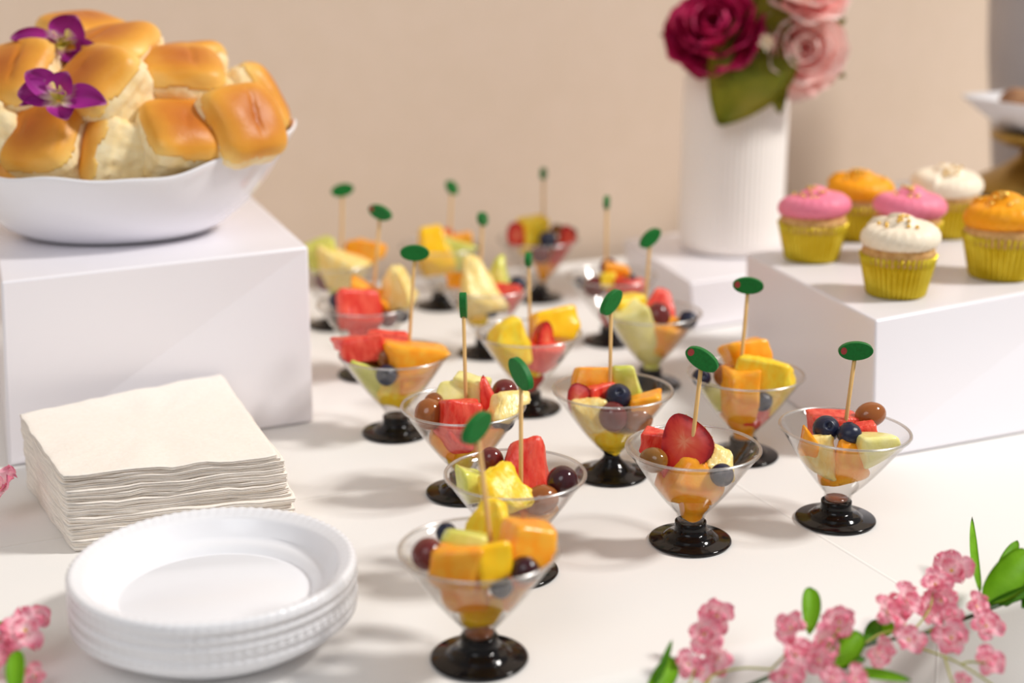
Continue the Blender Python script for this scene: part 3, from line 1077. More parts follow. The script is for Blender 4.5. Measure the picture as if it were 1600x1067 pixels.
def r_out(z):
    if z < 0.0185:
        return 0.0082 + 0.0008 * max(0, (z - 0.015) / 0.0035)
    t = (z - 0.0185) / (0.0590 - 0.0185)
    return 0.0090 + (0.0397 - 0.0090) * (t + 0.075 * sin(pi * min(t, 1)) * (1 - t))


zs = [0.0120, 0.0150, 0.0170, 0.0185, 0.0215, 0.026, 0.032, 0.038, 0.044, 0.050, 0.055, 0.0580]
bprof = [(0, 0.0118), (0.0078, 0.0118)] + [(r_out(z), z) for z in zs]
bprof += [(0.0399, 0.0586), (0.0402, 0.0592), (0.0400, 0.0598), (0.0394, 0.0600), (0.0389, 0.0596)]
bprof += [(r_out(z) - 0.0008, z) for z in reversed(zs[1:])] + [(0.0070, 0.0132), (0, 0.0132)]
bprof_neck = [(0, 0.0184), (0.0078, 0.0184)] + [(r_out(z), z) for z in zs[4:]] + [(0.0399, 0.0586), (0.0402, 0.0592), (0.0400, 0.0598), (0.0394, 0.0600), (0.0389, 0.0596)] + [(r_out(z) - 0.0008, z) for z in reversed(zs[4:])] + [(0.007, 0.0196), (0, 0.0196)]


def mk_mesh(pf, nm, m, n=72):
    b = lathe(pf, n)
    bmesh.ops.remove_doubles(b, verts=b.verts, dist=1e-6)
    bmesh.ops.recalc_face_normals(b, faces=b.faces)
    me = mesh_from(b, nm)
    me.materials.append(m)
    return me


foot_me, neck_me = mk_mesh(foot_prof, 'foot', M['black']), mk_mesh(foot_neck, 'foot', M['black'])
bowl_me, bowln_me = mk_mesh(bprof, 'bowl', M['clear']), mk_mesh(bprof_neck, 'bowl', M['clear'])
M['rim'] = M['clear'].copy()
M['rim'].name = 'clear_plastic_rim'
for _n in M['rim'].node_tree.nodes:
    if _n.type == 'MATH' and _n.operation == 'MULTIPLY_ADD':
        _n.inputs[2].default_value = 0.38
    if _n.type == 'BSDF_GLOSSY':
        _n.inputs['Roughness'].default_value = 0.25
rim_me = mk_mesh([(0.0391 + 0.00105 * cos(t * pi / 4), 0.0597 + 0.00085 * sin(t * pi / 4)) for t in range(9)], 'rim', M['rim'])
juice_me = mk_mesh([(0, 0.0136), (0.0068, 0.0136), (0.0070, 0.0150), (0, 0.0150)], 'juice', M['juice'], 32)


# --- fruit pieces
def chunk_bm(shape, w_, h_, d_, seed, rough=0.0):
    rnd = random.Random(seed)
    b = bmesh.new()
    bmesh.ops.create_cube(b, size=1)
    jt = 0.15
    for v in b.verts:
        x, y, z = v.co
        if shape == 'peak' and z > 0:
            x *= 0.30
            y *= 0.45
        elif shape == 'wedge' and z > 0:
            y *= 0.25
            x *= 0.8
        elif shape == 'keystone' and z < 0:
            x *= 0.55
            y *= 0.7
        elif shape == 'slant' and x > 0 and z > 0:
            z *= 0.1
        v.co = Vector((x + rnd.uniform(-jt, jt), y + rnd.uniform(-jt, jt), z + rnd.uniform(-jt, jt)))
    bmesh.ops.bevel(b, geom=b.edges[:], offset=0.13, segments=3, profile=0.5, affect='EDGES')
    bmesh.ops.triangulate(b, faces=b.faces[:])
    bmesh.ops.subdivide_edges(b, edges=[e for e in b.edges if e.calc_length() > 0.3], cuts=2 if rough < .05 else 3)
    bmesh.ops.triangulate(b, faces=b.faces[:])
    bmesh.ops.subdivide_edges(b, edges=[e for e in b.edges if e.calc_length() > 0.16], cuts=1)
    bmesh.ops.triangulate(b, faces=b.faces[:])
    b.normal_update()
    off = Vector((seed * 2.3, 0, seed * .7))
    for v in b.verts:
        d = 0.05 * noise.noise(v.co * 2.2 + off) + rough * noise.noise(v.co * Vector((1, 1, .45)).length * 1.0 + off) * 0 + rough * noise.noise(Vector((v.co.x * 9, v.co.y * 9, v.co.z * 3)) + off)
        v.co += v.normal * d
    for v in b.verts:
        v.co = Vector((v.co.x * w_, v.co.y * d_, v.co.z * h_))
    return b


def sphere_bm(r, seg=32, rings=20):
    b = bmesh.new()
    bmesh.ops.create_uvsphere(b, u_segments=seg, v_segments=rings, radius=r)
    return b


bb = sphere_bm(1.0, 36, 26)
for v in bb.verts:
    z = v.co.z
    rr_ = sqrt(v.co.x ** 2 + v.co.y ** 2)
    a = atan2(v.co.y, v.co.x)
    v.co.z *= 0.90
    if z > 0.6:
        k = 0.30 + 0.05 * abs(cos(a * 2.5))
        v.co.z += 0.09 * exp(-((rr_ - k) / 0.08) ** 2) - 0.22 * exp(-(rr_ / 0.22) ** 4)
berry_me = mesh_from(bb, 'blueberry')
berry_me.materials.append(M['blueberry'])
berry_me.polygons.foreach_set('use_smooth', [True] * len(berry_me.polygons))
grape_mes = {}
for g in ('grape_red', 'grape_brown', 'grape_olive', 'grape_dark'):
    b = sphere_bm(1.0, 36, 26)
    for v in b.verts:
        v.co += v.co * 0.03 * noise.noise(v.co * 1.3)
        rr_ = sqrt(v.co.x ** 2 + v.co.y ** 2)
        if v.co.z > 0.6:
            v.co.z -= 0.07 * exp(-(rr_ / 0.13) ** 2)
    me = mesh_from(b, 'grape')
    me.materials.append(M[g])
    me.polygons.foreach_set('use_smooth', [True] * len(me.polygons))
    grape_mes[g] = me


def strawberry(loc, rot, w_, h_, seed):
    """half a strawberry: cut face towards -Y, skin behind, seeds on the skin; local z runs from tip (down) to shoulder (up)"""
    r = empty('strawberry_half', loc, rot)

    def outline(a):
        # heart-like outline, a from 0..2pi
        x = sin(a)
        z = -cos(a)
        wd = 0.5 * w_ * (0.80 + 0.20 * z) if z > -1 else 0
        return x * wd * (1 + 0.1 * z), z * 0.5 * h_ * (1 - 0.08 * exp(-(a - pi) ** 2 * 6))
    b = bmesh.new()
    grid_bm(b, 40, 6, lambda u, v: (outline(2 * pi * u)[0] * v, -0.0004 - 0.0012 * (1 - v * v) - 0.0003 * sin(v * 20), outline(2 * pi * u)[1] * v), wrap=True)
    bmesh.ops.remove_doubles(b, verts=b.verts, dist=1e-6)
    bmesh.ops.recalc_face_normals(b, faces=b.faces)
    fb = add('flesh', b, M['straw_flesh'], r)
    b = bmesh.new()

    def skin(u, v):
        x, z = outline(2 * pi * u)
        t = v * pi / 2
        return (x * cos(t) * 1.01, 0.36 * w_ * sin(t), z * cos(t) * 1.01)
    grid_bm(b, 40, 10, skin, wrap=True)
    bmesh.ops.remove_doubles(b, verts=b.verts, dist=1e-6)
    add('skin', b, M['straw_skin'], r)
    b = bmesh.new()
    k = 0
    for j in range(1, 6):
        for i in range(16):
            u = (i + 0.5 * (j % 2)) / 16
            p = Vector(skin(u, (j - .6) / 6))
            bmesh.ops.create_icosphere(b, subdivisions=1, radius=0.0005, matrix=Matrix.Translation(p * 1.0))
    add('seeds', b, M['seed'], r, kind='stuff')
    return r


CUPS = {
    'A': (749, 1029, 752, 865, 'frontmost cup', 0),
    'B': (805, 893, 807, 752, 'cup just behind the frontmost', 0),
    'C': (1078, 845, 1080, 705, 'cup with the strawberry half on top', 0),
    'D': (1305, 812, 1321, 665, 'cup before the cupcake riser corner', 0),
    'E': (725, 770, 732, 637, 'cup with two stacked blush grapes', 0),
    'F': (955, 741, 961, 614, 'cup with the narrow black neck', 1),
    'G': (1160, 712, 1164, 586, 'cup beside the cupcake riser side', 0),
    'H': (619, 676, 614, 548, 'cup standing apart near the bowl riser', 0),
    'I': (826, 638, 827, 518, 'cup with the yellow pineapple peak', 0),
    'J': (1015, 600, 1012, 487, 'cup full of tall honeydew', 0),
    'K': (575, 585, 582, 480, 'cup peeking beside the bowl riser front', 0),
    'L': (760, 552, 757, 453, 'cup with the tallest pineapple chunk', 0),
    'M': (690, 478, 696, 395, 'farthest cup but one, with tall mango', 0),
    'N': (840, 466, 848, 383, 'farthest cup, with red strawberries', 0),
    'O': (954, 533, 950, 440, 'cup in front of the vase riser', 0),
    'P': (524, 508, 540, 412, 'farthest cup beside the bowl riser', 0),
}
CG = 'clear fruit cups with black feet'
CPOS = {}
for k, (bx, by, rx, ry, ph, neck) in CUPS.items():
    p = at(bx, by, 0)
    r = empty('fruit_cup', (p.x, p.y, 0.0))
    top = atY(rx, ry, p.y)
    lean = max(-0.07, min(0.07, (top.x - p.x) / 0.0595))
    CPOS[k] = (p, lean if k == 'D' else 0.0)
    tag(r, 'clear plastic martini cup on black foot: ' + ph, 'cup', CG)
    add('foot', neck_me if neck else foot_me, None, r)
    b = add('bowl', bowln_me if neck else bowl_me, None, r)
    add('rim', rim_me, None, b)
    if CPOS[k][1]:
        b.rotation_euler = (0, atan2(CPOS[k][1], 1), 0)
    if k in 'AD':
        add('juice', juice_me, None, r)

FRUIT = []


def inside(k, px, py, R, dfrac):
    """the point on the pixel's sight line inside the cup's cone, from front (0) to back (1)"""
    p, lean = CPOS[k]
    best, ok = None, []
    for s in range(-45, 46):
        dy = s / 1000
        q = atY(px, py, p.y + dy)
        zz = min(q.z, 0.0595)
        if zz < 0.014:
            rin = 0.0
        else:
            rin = r_out(zz) - 0.001
        dx = q.x - p.x - lean * zz
        viol = sqrt(dx * dx + dy * dy) + R * (0.80 if q.z < 0.058 else 0.45) - rin
        if q.z - R * 0.55 < 0.0135:
            viol += (0.0135 - (q.z - R * 0.55)) * 2
        if viol <= 0:
            ok.append(q)
        if best is None or viol < best[0]:
            best = (viol, q)
    if ok:
        return ok[min(len(ok) - 1, int(dfrac * (len(ok) - 1) + .5))]
    return best[1]


KN = {'cantaloupe': ('melon_chunk', 'orange cantaloupe chunk', 'fruit piece', 'slant', .01), 'pineapple': ('pineapple_chunk', 'yellow pineapple chunk', 'fruit piece', 'peak', .05),
      'pineapple_pale': ('pineapple_chunk', 'pale pineapple chunk', 'fruit piece', 'wedge', .05), 'mango': ('mango_chunk', 'deep yellow mango chunk', 'fruit piece', 'cube', .01),
      'honeydew': ('melon_chunk', 'green honeydew chunk', 'fruit piece', 'wedge', .01), 'honeydew_pale': ('melon_chunk', 'pale honeydew chunk', 'fruit piece', 'cube', .01),
      'watermelon': ('watermelon_chunk', 'red watermelon chunk', 'fruit piece', 'cube', .02),
      'grape_red': ('grape', 'red grape', 'grape', None, 0), 'grape_brown': ('grape', 'blush brown grape', 'grape', None, 0), 'grape_olive': ('grape', 'olive brown grape', 'grape', None, 0), 'grape_dark': ('grape', 'dark purple grape', 'grape', None, 0),
      'blueberry': ('blueberry', 'blueberry', 'blueberry', None, 0), 'strawberry': ('strawberry_half', 'strawberry half', 'strawberry', None, 0)}


def press(o, k, lift=True):
    """fruit lies inside the cup: flatten whatever would poke through the clear wall against it"""
    bpy.context.view_layer.update()
    p, lean = CPOS[k]
    objs = [o] + list(o.children)
    for q in objs:
        if q.type != 'MESH' or q.data is None:
            continue
        mw = Matrix.LocRotScale(o.location, o.rotation_euler, o.scale)
        inv = mw.inverted()
        for v in q.data.vertices:
            c = mw @ v.co
            z = c.z
            if z < 0.0140:
                z = 0.0140 + 0.1 * (z - 0.0140)
                z = max(z, 0.0135)
            if z < 0.062:
                lim = r_out(min(z, 0.058)) - 0.0015
                cx = p.x + lean * z
                dx, dy = c.x - cx, c.y - p.y
                rr = sqrt(dx * dx + dy * dy)
                if rr > lim:
                    f_ = lim / rr
                    dx, dy = dx * f_, dy * f_
                    c = Vector((cx + dx, p.y + dy, z))
                else:
                    c = Vector((c.x, c.y, z))
                v.co = inv @ c




def fruit(k, kind, px, py, w_, h_, d=0.3, where='', shape=None, rot=None, depth=0.8, seed=None):
    p, lean = CPOS[k]
    sc = (p.y / CP) / F * 1.0
    nm, lk, cat, dshape, rgh = KN[kind]
    gk = (1.25 if py > CUPS[k][3] + 25 else 1.13) if dshape else 1.08
    W, Hh = w_ * sc * gk, h_ * sc * gk
    seed = seed or int(px * 7 + py * 3)
    rnd = random.Random(seed)
    R = min(W, Hh) * 0.5 if dshape is None else (min(W, Hh)) * 0.42
    loc = inside(k, px, py, R, d)
    if kind == 'strawberry':
        o = strawberry(loc, rot and tuple(radians(a) for a in rot) or (radians(-25), 0, 0), W, Hh, seed)
    elif dshape is None:
        me = berry_me if kind == 'blueberry' else grape_mes[kind]
        o = bpy.data.objects.new(nm, me)
        col.objects.link(o)
        o.location = loc
        if kind == 'blueberry':
            o.rotation_euler = tuple(radians(a) for a in rot) if rot else (rnd.uniform(-.2, 1.5), rnd.uniform(-.6, .6), 0)
            o.scale = (W / 2, W / 2, W / 2)
        else:
            if Hh > W:
                o.scale = (W / 2, W / 2, Hh / 2)
            else:
                o.scale = (Hh / 2, Hh / 2, W / 2)
            o.rotation_euler = tuple(radians(a) for a in rot) if rot else (rnd.uniform(-.3, .3), (pi / 2 + rnd.uniform(-.3, .3)) if W >= Hh else rnd.uniform(-.25, .25), rnd.uniform(-.4, .4))
    else:
        b = chunk_bm(shape or dshape, W, Hh, (W + Hh) / 2 * depth, seed, rgh)
        me = mesh_from(b, nm)
        o = add(nm, me, M[kind])
        for pg in me.polygons:
            pg.use_smooth = True
        o.location = loc
        o.rotation_euler = tuple(radians(a) for a in rot) if rot else (rnd.uniform(-.45, .25), rnd.uniform(-.3, .3), rnd.uniform(-.7, .7))
    if dshape or kind == 'strawberry':
        press(o, k)
    lab = (lk + ' ' + where).strip() + ', ' + CUPS[k][4]
    tag(o, lab, cat, 'cut fruit in the ' + CUPS[k][4])
    FRUIT.append(o)
    return o


f = fruit
# frontmost cup
f('A', 'pineapple', 772, 806, 92, 56, .95, 'standing highest at the back', 'peak')
f('A', 'blueberry', 697, 832, 33, 33, .9, 'at the back rim')
f('A', 'grape_red', 669, 866, 50, 50, .35, 'at the rim, largest')
f('A', 'honeydew', 726, 848, 76, 36, .6, 'lying flat behind the cantaloupe', 'cube')
f('A', 'cantaloupe', 829, 852, 72, 62, .55, 'standing beside the pick', 'cube', (-15, 15, 20))
f('A', 'cantaloupe', 712, 886, 76, 60, .22, 'pressed to the front rim', 'cube', (-10, 6, -10))
f('A', 'mango', 772, 876, 56, 60, .25, 'in the centre under the pick', 'cube', (-12, -8, 22))
f('A', 'grape_dark', 820, 890, 44, 40, .2, 'below the standing cantaloupe')
f('A', 'blueberry', 783, 917, 35, 35, .1, 'low at the front wall')
f('A', 'cantaloupe', 730, 926, 56, 44, .3, 'seen through the lower wall', 'cube')
f('A', 'cantaloupe', 808, 926, 46, 40, .4, 'low behind the wall under the dark grape', 'cube')
f('A', 'mango', 750, 955, 66, 42, .4, 'at the very bottom', 'keystone')
# second cup
f('B', 'watermelon', 822, 724, 84, 82, .75, 'standing tall in the middle', 'peak', (-10, 4, 10))
f('B', 'grape_red', 768, 719, 38, 42, .8, 'beside the watermelon')
f('B', 'grape_dark', 879, 752, 47, 47, .5, 'at the rim')
f('B', 'grape_brown', 846, 781, 52, 44, .15, 'in front of the watermelon')
f('B', 'pineapple', 786, 768, 76, 62, .25, 'bright at the front', 'wedge')
f('B', 'honeydew', 736, 756, 36, 60, .55, 'leaning on the rim', 'slant')
f('B', 'cantaloupe', 840, 812, 56, 40, .15, 'low at the front wall', 'cube')
f('B', 'pineapple', 795, 822, 60, 46, .3, 'deep in the bottom', 'cube')
f('B', 'cantaloupe', 808, 800, 50, 40, .7, 'deep in the middle', 'cube')
# strawberry cup
f('C', 'strawberry', 1070, 690, 94, 86, .42, 'leaning with its cut face showing', rot=(24, 152, -14))
f('C', 'watermelon', 1024, 692, 38, 34, .7, 'behind the olive grape')
f('C', 'grape_olive', 1021, 719, 47, 38, .35, 'at the rim', rot=(20, 80, -30))
f('C', 'cantaloupe', 1074, 752, 84, 68, .12, 'pointed, pressed to the front', 'peak', (-6, 2, 8), seed=9736)
f('C', 'watermelon', 1050, 724, 34, 34, .55, 'small, under the strawberry')
f('C', 'pineapple_pale', 1121, 719, 46, 46, .55, 'beside the blueberry', 'wedge', (-20, 25, 10))
f('C', 'blueberry', 1128, 742, 35, 35, .10, 'against the clear wall', rot=(100, 30, 0))
f('C', 'cantaloupe', 1102, 757, 44, 40, .5, 'behind the pointed one', 'cube')
f('C', 'cantaloupe', 1084, 790, 48, 40, .4, 'wedged low in the cone', 'keystone')
f('C', 'cantaloupe', 1046, 760, 40, 34, .5, 'low on the grape side', 'cube')
# right cup
f('D', 'watermelon', 1300, 664, 66, 34, .75, 'lying at the back', 'cube', (-10, 4, 8))
f('D', 'blueberry', 1291, 670, 40, 40, .45, 'larger of the front pair')
f('D', 'blueberry', 1327, 678, 36, 36, .35, 'smaller, below the pick')
f('D', 'grape_brown', 1360, 648, 49, 38, .75, 'perched above the rim', rot=(0, 85, 20))
f('D', 'watermelon', 1352, 674, 28, 28, .6, 'small, under the grape')
f('D', 'honeydew_pale', 1372, 690, 62, 48, .35, 'at the rim under the grape', 'slant', (-10, -22, 10))
f('D', 'pineapple_pale', 1283, 706, 52, 52, .15, 'against the front wall', 'wedge')
f('D', 'cantaloupe', 1327, 718, 50, 68, .10, 'pointed, centre front', 'peak', (-6, -14, 6))
f('D', 'cantaloupe', 1299, 738, 42, 36, .25, 'low in the cone', 'keystone')
f('D', 'cantaloupe', 1264, 692, 26, 36, .3, 'thin piece at the side wall', 'slant')
# two stacked grapes
f('E', 'grape_brown', 678, 629, 30, 30, .7, 'upper of the pair')
f('E', 'grape_brown', 670, 647, 42, 46, .40, 'lower of the pair')
f('E', 'honeydew_pale', 708, 615, 52, 44, .75, 'back, left of the pick', 'wedge')
f('E', 'honeydew_pale', 736, 613, 44, 48, .75, 'behind the pick', 'cube')
f('E', 'watermelon', 717, 655, 54, 46, .35, 'large square in front', 'cube', (-14, 4, 12))
f('E', 'watermelon', 717, 688, 46, 36, .10, 'below, seen through the wall', 'keystone')
f('E', 'watermelon', 763, 616, 28, 50, .6, 'thin upright wedge', 'peak', (-8, -12, 0))
f('E', 'grape_red', 789, 611, 38, 36, .8, 'at the back rim')
f('E', 'pineapple_pale', 796, 636, 64, 46, .5, 'jutting over the rim', 'wedge', (-20, 10, 20))
f('E', 'blueberry', 786, 657, 35, 35, .35, 'at the front rim')
f('E', 'blueberry', 711, 601, 18, 18, .9, 'small one at the back')
f('E', 'cantaloupe', 692, 692, 38, 36, .3, 'low on the grape side', 'cube')
f('E', 'cantaloupe', 764, 684, 50, 38, .2, 'low under the blueberry', 'cube')
f('E', 'pineapple', 722, 714, 50, 34, .4, 'at the bottom of the cone', 'keystone')
# narrow neck cup
f('F', 'cantaloupe', 922, 597, 60, 38, .85, 'flat at the back', 'cube', (-12, 0, 6))
f('F', 'honeydew', 977, 600, 48, 54, .8, 'upright behind the blueberry', 'wedge')
f('F', 'strawberry', 902, 622, 38, 46, .5, 'at the rim', rot=(-20, 14, -20))
f('F', 'watermelon', 935, 616, 42, 30, .6, 'between the strawberry and blueberry')
f('F', 'blueberry', 966, 619, 38, 38, .45, 'on top in the middle', rot=(50, 5, 0))
f('F', 'grape_red', 958, 651, 42, 46, .15, 'below the blueberry')
f('F', 'grape_brown', 995, 653, 48, 42, .15, 'beside the red grape')
f('F', 'cantaloupe', 1008, 631, 50, 26, .5, 'thin slab at the rim', 'cube')
f('F', 'pineapple_pale', 925, 648, 44, 46, .3, 'under the strawberry', 'cube')
f('F', 'pineapple', 953, 684, 68, 34, .3, 'wide at the bottom', 'keystone')
# cup beside the riser side
f('G', 'cantaloupe', 1166, 554, 66, 42, .8, 'highest, at the back', 'cube', (-14, -10, 14))
f('G', 'grape_brown', 1135, 587, 38, 34, .45, 'at the middle')
f('G', 'blueberry', 1096, 590, 28, 28, .4, 'at the rim')
f('G', 'blueberry', 1121, 576, 18, 18, .75, 'behind the grape')
f('G', 'pineapple', 1199, 586, 86, 56, .5, 'wide, filling the rim', 'cube', (-16, 8, -14))
f('G', 'cantaloupe', 1157, 622, 38, 66, .10, 'upright bar at the front', 'cube', (-8, 2, 6))
f('G', 'blueberry', 1191, 627, 30, 30, .05, 'pressed to the front wall')
f('G', 'honeydew', 1114, 617, 34, 42, .3, 'low under the rim berry', 'slant')
f('G', 'watermelon', 1186, 651, 28, 24, .3, 'low, below the front berry')
f('G', 'cantaloupe', 1159, 668, 48, 38, .4, 'at the bottom', 'keystone')
f('G', 'pineapple', 1213, 624, 34, 38, .4, 'low at the far wall', 'cube')
# cup near the bowl riser
f('H', 'watermelon', 558, 547, 60, 36, .45, 'pinkish, at the rim', 'cube', (-12, -6, 12))
f('H', 'watermelon', 606, 546, 60, 38, .7, 'in the middle back', 'cube')
f('H', 'blueberry', 592, 529, 26, 26, .75, 'on top of the watermelon')
f('H', 'grape_brown', 602, 557, 29, 30, .4, 'between watermelon and cantaloupe')
f('H', 'cantaloupe', 655, 555, 80, 52, .45, 'large, at the rim', 'slant', (-14, -6, 12))
f('H', 'honeydew', 573, 586, 46, 54, .15, 'against the front wall', 'slant', (0, 0, 10))
f('H', 'blueberry', 604, 586, 31, 31, .03, 'low at the front wall')
f('H', 'pineapple', 622, 610, 56, 42, .2, 'low in the cone', 'cube')
f('H', 'cantaloupe', 652, 590, 44, 38, .2, 'low below the large one', 'cube')
# pineapple peak
f('I', 'pineapple', 795, 536, 72, 62, .35, 'peaked, at the front', 'peak', (-10, 4, 12))
f('I', 'mango', 868, 508, 62, 44, .75, 'rounded, at the back rim', 'cube')
f('I', 'strawberry', 853, 531, 62, 38, .45, 'lying on its side', rot=(-50, 80, 0))
f('I', 'strawberry', 827, 594, 46, 42, .3, 'low in the cone', rot=(-5, 20, 0))
f('I', 'watermelon', 850, 557, 44, 38, .2, 'under the lying strawberry')
f('I', 'grape_dark', 868, 555, 24, 24, .2, 'at the side wall')
f('I', 'pineapple', 815, 562, 50, 40, .4, 'below the peak', 'cube')
# honeydew cup
f('J', 'pineapple', 982, 481, 44, 34, .6, 'at the rim beside the pick', 'cube')
f('J', 'honeydew_pale', 991, 520, 48, 84, .25, 'long upright slab', 'cube', (0, -22, 8))
f('J', 'honeydew', 1022, 560, 42, 38, .3, 'at the bottom', 'keystone')
f('J', 'grape_red', 1028, 495, 36, 42, .45, 'in the middle')
f('J', 'watermelon', 1033, 475, 48, 44, .75, 'behind the red grape', 'peak')
f('J', 'cantaloupe', 1040, 526, 54, 42, .2, 'under the red grape', 'cube')
f('J', 'blueberry', 1075, 500, 28, 28, .4, 'at the rim')
f('J', 'blueberry', 1006, 490, 20, 20, .6, 'behind the long slab')
# cup peeking beside the riser
f('K', 'blueberry', 528, 469, 26, 26, .45, 'at the riser side rim')
f('K', 'watermelon', 559, 483, 52, 46, .3, 'square at the front', 'cube')
f('K', 'cantaloupe', 582, 464, 56, 42, .6, 'on top behind the watermelon', 'slant')
f('K', 'pineapple_pale', 620, 450, 62, 68, .6, 'tall, at the rim', 'peak')
f('K', 'blueberry', 627, 492, 24, 24, .2, 'under the tall pineapple')
f('K', 'grape_red', 606, 498, 26, 26, .2, 'at the front wall')
f('K', 'watermelon', 570, 512, 40, 32, .3, 'low in the cone', 'keystone')
# tallest pineapple
f('L', 'pineapple_pale', 747, 446, 62, 74, .4, 'tall in the middle', 'peak')
f('L', 'honeydew', 775, 430, 32, 50, .7, 'behind the tall pineapple', 'peak')
f('L', 'cantaloupe', 713, 439, 30, 22, .5, 'small, at the rim', 'cube')
f('L', 'watermelon', 795, 464, 42, 36, .4, 'at the rim', 'cube')
f('L', 'blueberry', 809, 444, 25, 25, .7, 'at the back rim')
f('L', 'grape_red', 785, 476, 26, 26, .15, 'at the front wall')
f('L', 'blueberry', 768, 486, 20, 20, .15, 'low in the cone')
f('L', 'pineapple', 748, 490, 44, 34, .3, 'low under the tall one', 'keystone')
# tall mango
f('M', 'mango', 679, 392, 44, 72, .4, 'tall, at the rim', 'wedge')
f('M', 'honeydew', 716, 406, 56, 42, .4, 'at the front', 'cube')
f('M', 'cantaloupe', 718, 382, 38, 28, .7, 'at the back', 'cube')
f('M', 'strawberry', 699, 366, 20, 20, .8, 'small, by the pick')
f('M', 'blueberry', 741, 390, 16, 16, .6, 'at the rim')
# farthest cup
f('N', 'strawberry', 808, 368, 40, 38, .5, 'at the riser side', rot=(-20, 30, 0))
f('N', 'pineapple', 834, 364, 36, 46, .6, 'beside the pick', 'cube')
f('N', 'blueberry', 856, 375, 27, 27, .3, 'in the middle')
f('N', 'strawberry', 889, 374, 48, 28, .5, 'at the vase side rim', rot=(-30, 60, 0))
f('N', 'grape_red', 845, 397, 28, 28, .15, 'below the blueberry')
f('N', 'cantaloupe', 857, 417, 42, 46, .3, 'low in the cone', 'keystone')
f('N', 'watermelon', 882, 392, 38, 36, .3, 'below the vase side strawberry', 'cube')
f('N', 'grape_olive', 870, 358, 18, 16, .8, 'behind the blueberry')
f('N', 'grape_dark', 893, 364, 16, 16, .7, 'small, at the far rim')
# cup in front of the vase riser
f('O', 'grape_red', 951, 418, 27, 27, .7, 'on top by the pick')
f('O', 'cantaloupe', 962, 430, 38, 30, .55, 'under the top grape', 'cube')
f('O', 'blueberry', 980, 438, 26, 26, .5, 'larger, beside the cantaloupe')
f('O', 'grape_red', 930, 448, 34, 30, .3, 'at the front rim')
f('O', 'blueberry', 905, 442, 17, 17, .5, 'smaller, at the rim edge')
f('O', 'watermelon', 985, 456, 46, 30, .3, 'at the front rim', 'cube')
f('O', 'pineapple', 951, 440, 22, 22, .4, 'small in the middle', 'cube')
f('O', 'strawberry', 948, 492, 26, 34, .3, 'low in the cone', rot=(0, 10, 0))
# farthest beside the bowl riser
f('P', 'honeydew', 502, 403, 40, 44, .5, 'at the riser side', 'cube')
f('P', 'pineapple_pale', 545, 418, 70, 50, .25, 'wide at the front', 'slant')
f('P', 'cantaloupe', 574, 400, 46, 42, .6, 'at the rim', 'cube')
f('P', 'grape_red', 507, 438, 28, 30, .2, 'low at the side wall')
f('P', 'blueberry', 547, 388, 18, 18, .8, 'behind the pineapple')
f('P', 'honeydew', 535, 450, 40, 34, .3, 'low in the cone', 'keystone')

# --- cocktail picks with flat olives
# cup: entry px, head px, in-plane tilt deg, yaw deg, dy, label
PICKS = {
    'A': ((767, 850), (745, 668), -28, 50, 0.004, 'standing in the frontmost cup, leaning left'),
    'B': ((814, 757), (814, 584), 44, -48, -0.004, 'stuck beside the tall watermelon chunk'),
    'C': ((1083, 682), (1097, 561), 28, -22, -0.010, 'stuck through the strawberry half'),
    'D': ((1325, 634), (1337, 548), -3, -6, 0.006, 'before the cupcake riser corner, broad face showing'),
    'E': ((728, 632), (724, 477), 58, 88, 0.004, 'seen edge-on above the cup with stacked blush grapes'),
    'F': ((953, 606), (955, 472), -38, 42, 0.006, 'above the cup with the narrow black neck'),
    'G': ((1157, 582), (1169, 446), 2, -8, 0.004, 'beside the cupcake riser side, pimento showing'),
    'H': ((640, 530), (648, 395), 2, 6, 0.006, 'above the cup near the bowl riser, broad face showing'),
    'I': ((828, 508), (826, 405), 8, 84, 0.004, 'seen edge-on above the pineapple peak cup'),
    'J': ((1008, 480), (1016, 372), -34, 30, 0.004, 'over the honeydew cup, before the vase foot'),
    'K': ((586, 430), (594, 332), 18, -24, 0.008, 'over the cup peeking beside the bowl riser'),
    'L': ((751, 412), (754, 342), 20, 74, 0.008, 'thin edge showing above the tallest pineapple chunk'),
    'M': ((703, 362), (706, 293), 34, 62, 0.008, 'small blurred one above the tall mango'),
    'N': ((849, 352), (849, 271), 6, 80, 0.008, 'most blurred, above the farthest strawberry cup'),
    'O': ((947, 412), (948, 316), 4, 82, 0.006, 'over the cup in front of the vase riser'),
    'P': ((534, 376), (535, 297), -10, 22, 0.006, 'over the farthest cup beside the bowl riser'),
}


def oval_bm(a, b_, th, n=40):
    b = bmesh.new()
    pf = [(0, -th / 2), (0.96, -th / 2), (1.0, -th / 2 + 0.0003), (1.0, 0), (1.0, th / 2 - 0.0003), (0.96, th / 2), (0, th / 2)]

    def fn(u, v):
        k, y = pf[int(round(v * (len(pf) - 1)))]
        t = 2 * pi * u
        return (a * k * cos(t), y, b_ * k * sin(t))
    grid_bm(b, n, len(pf) - 1, fn, wrap=True)
    bmesh.ops.remove_doubles(b, verts=b.verts, dist=1e-7)
    bmesh.ops.recalc_face_normals(b, faces=b.faces)
    return b


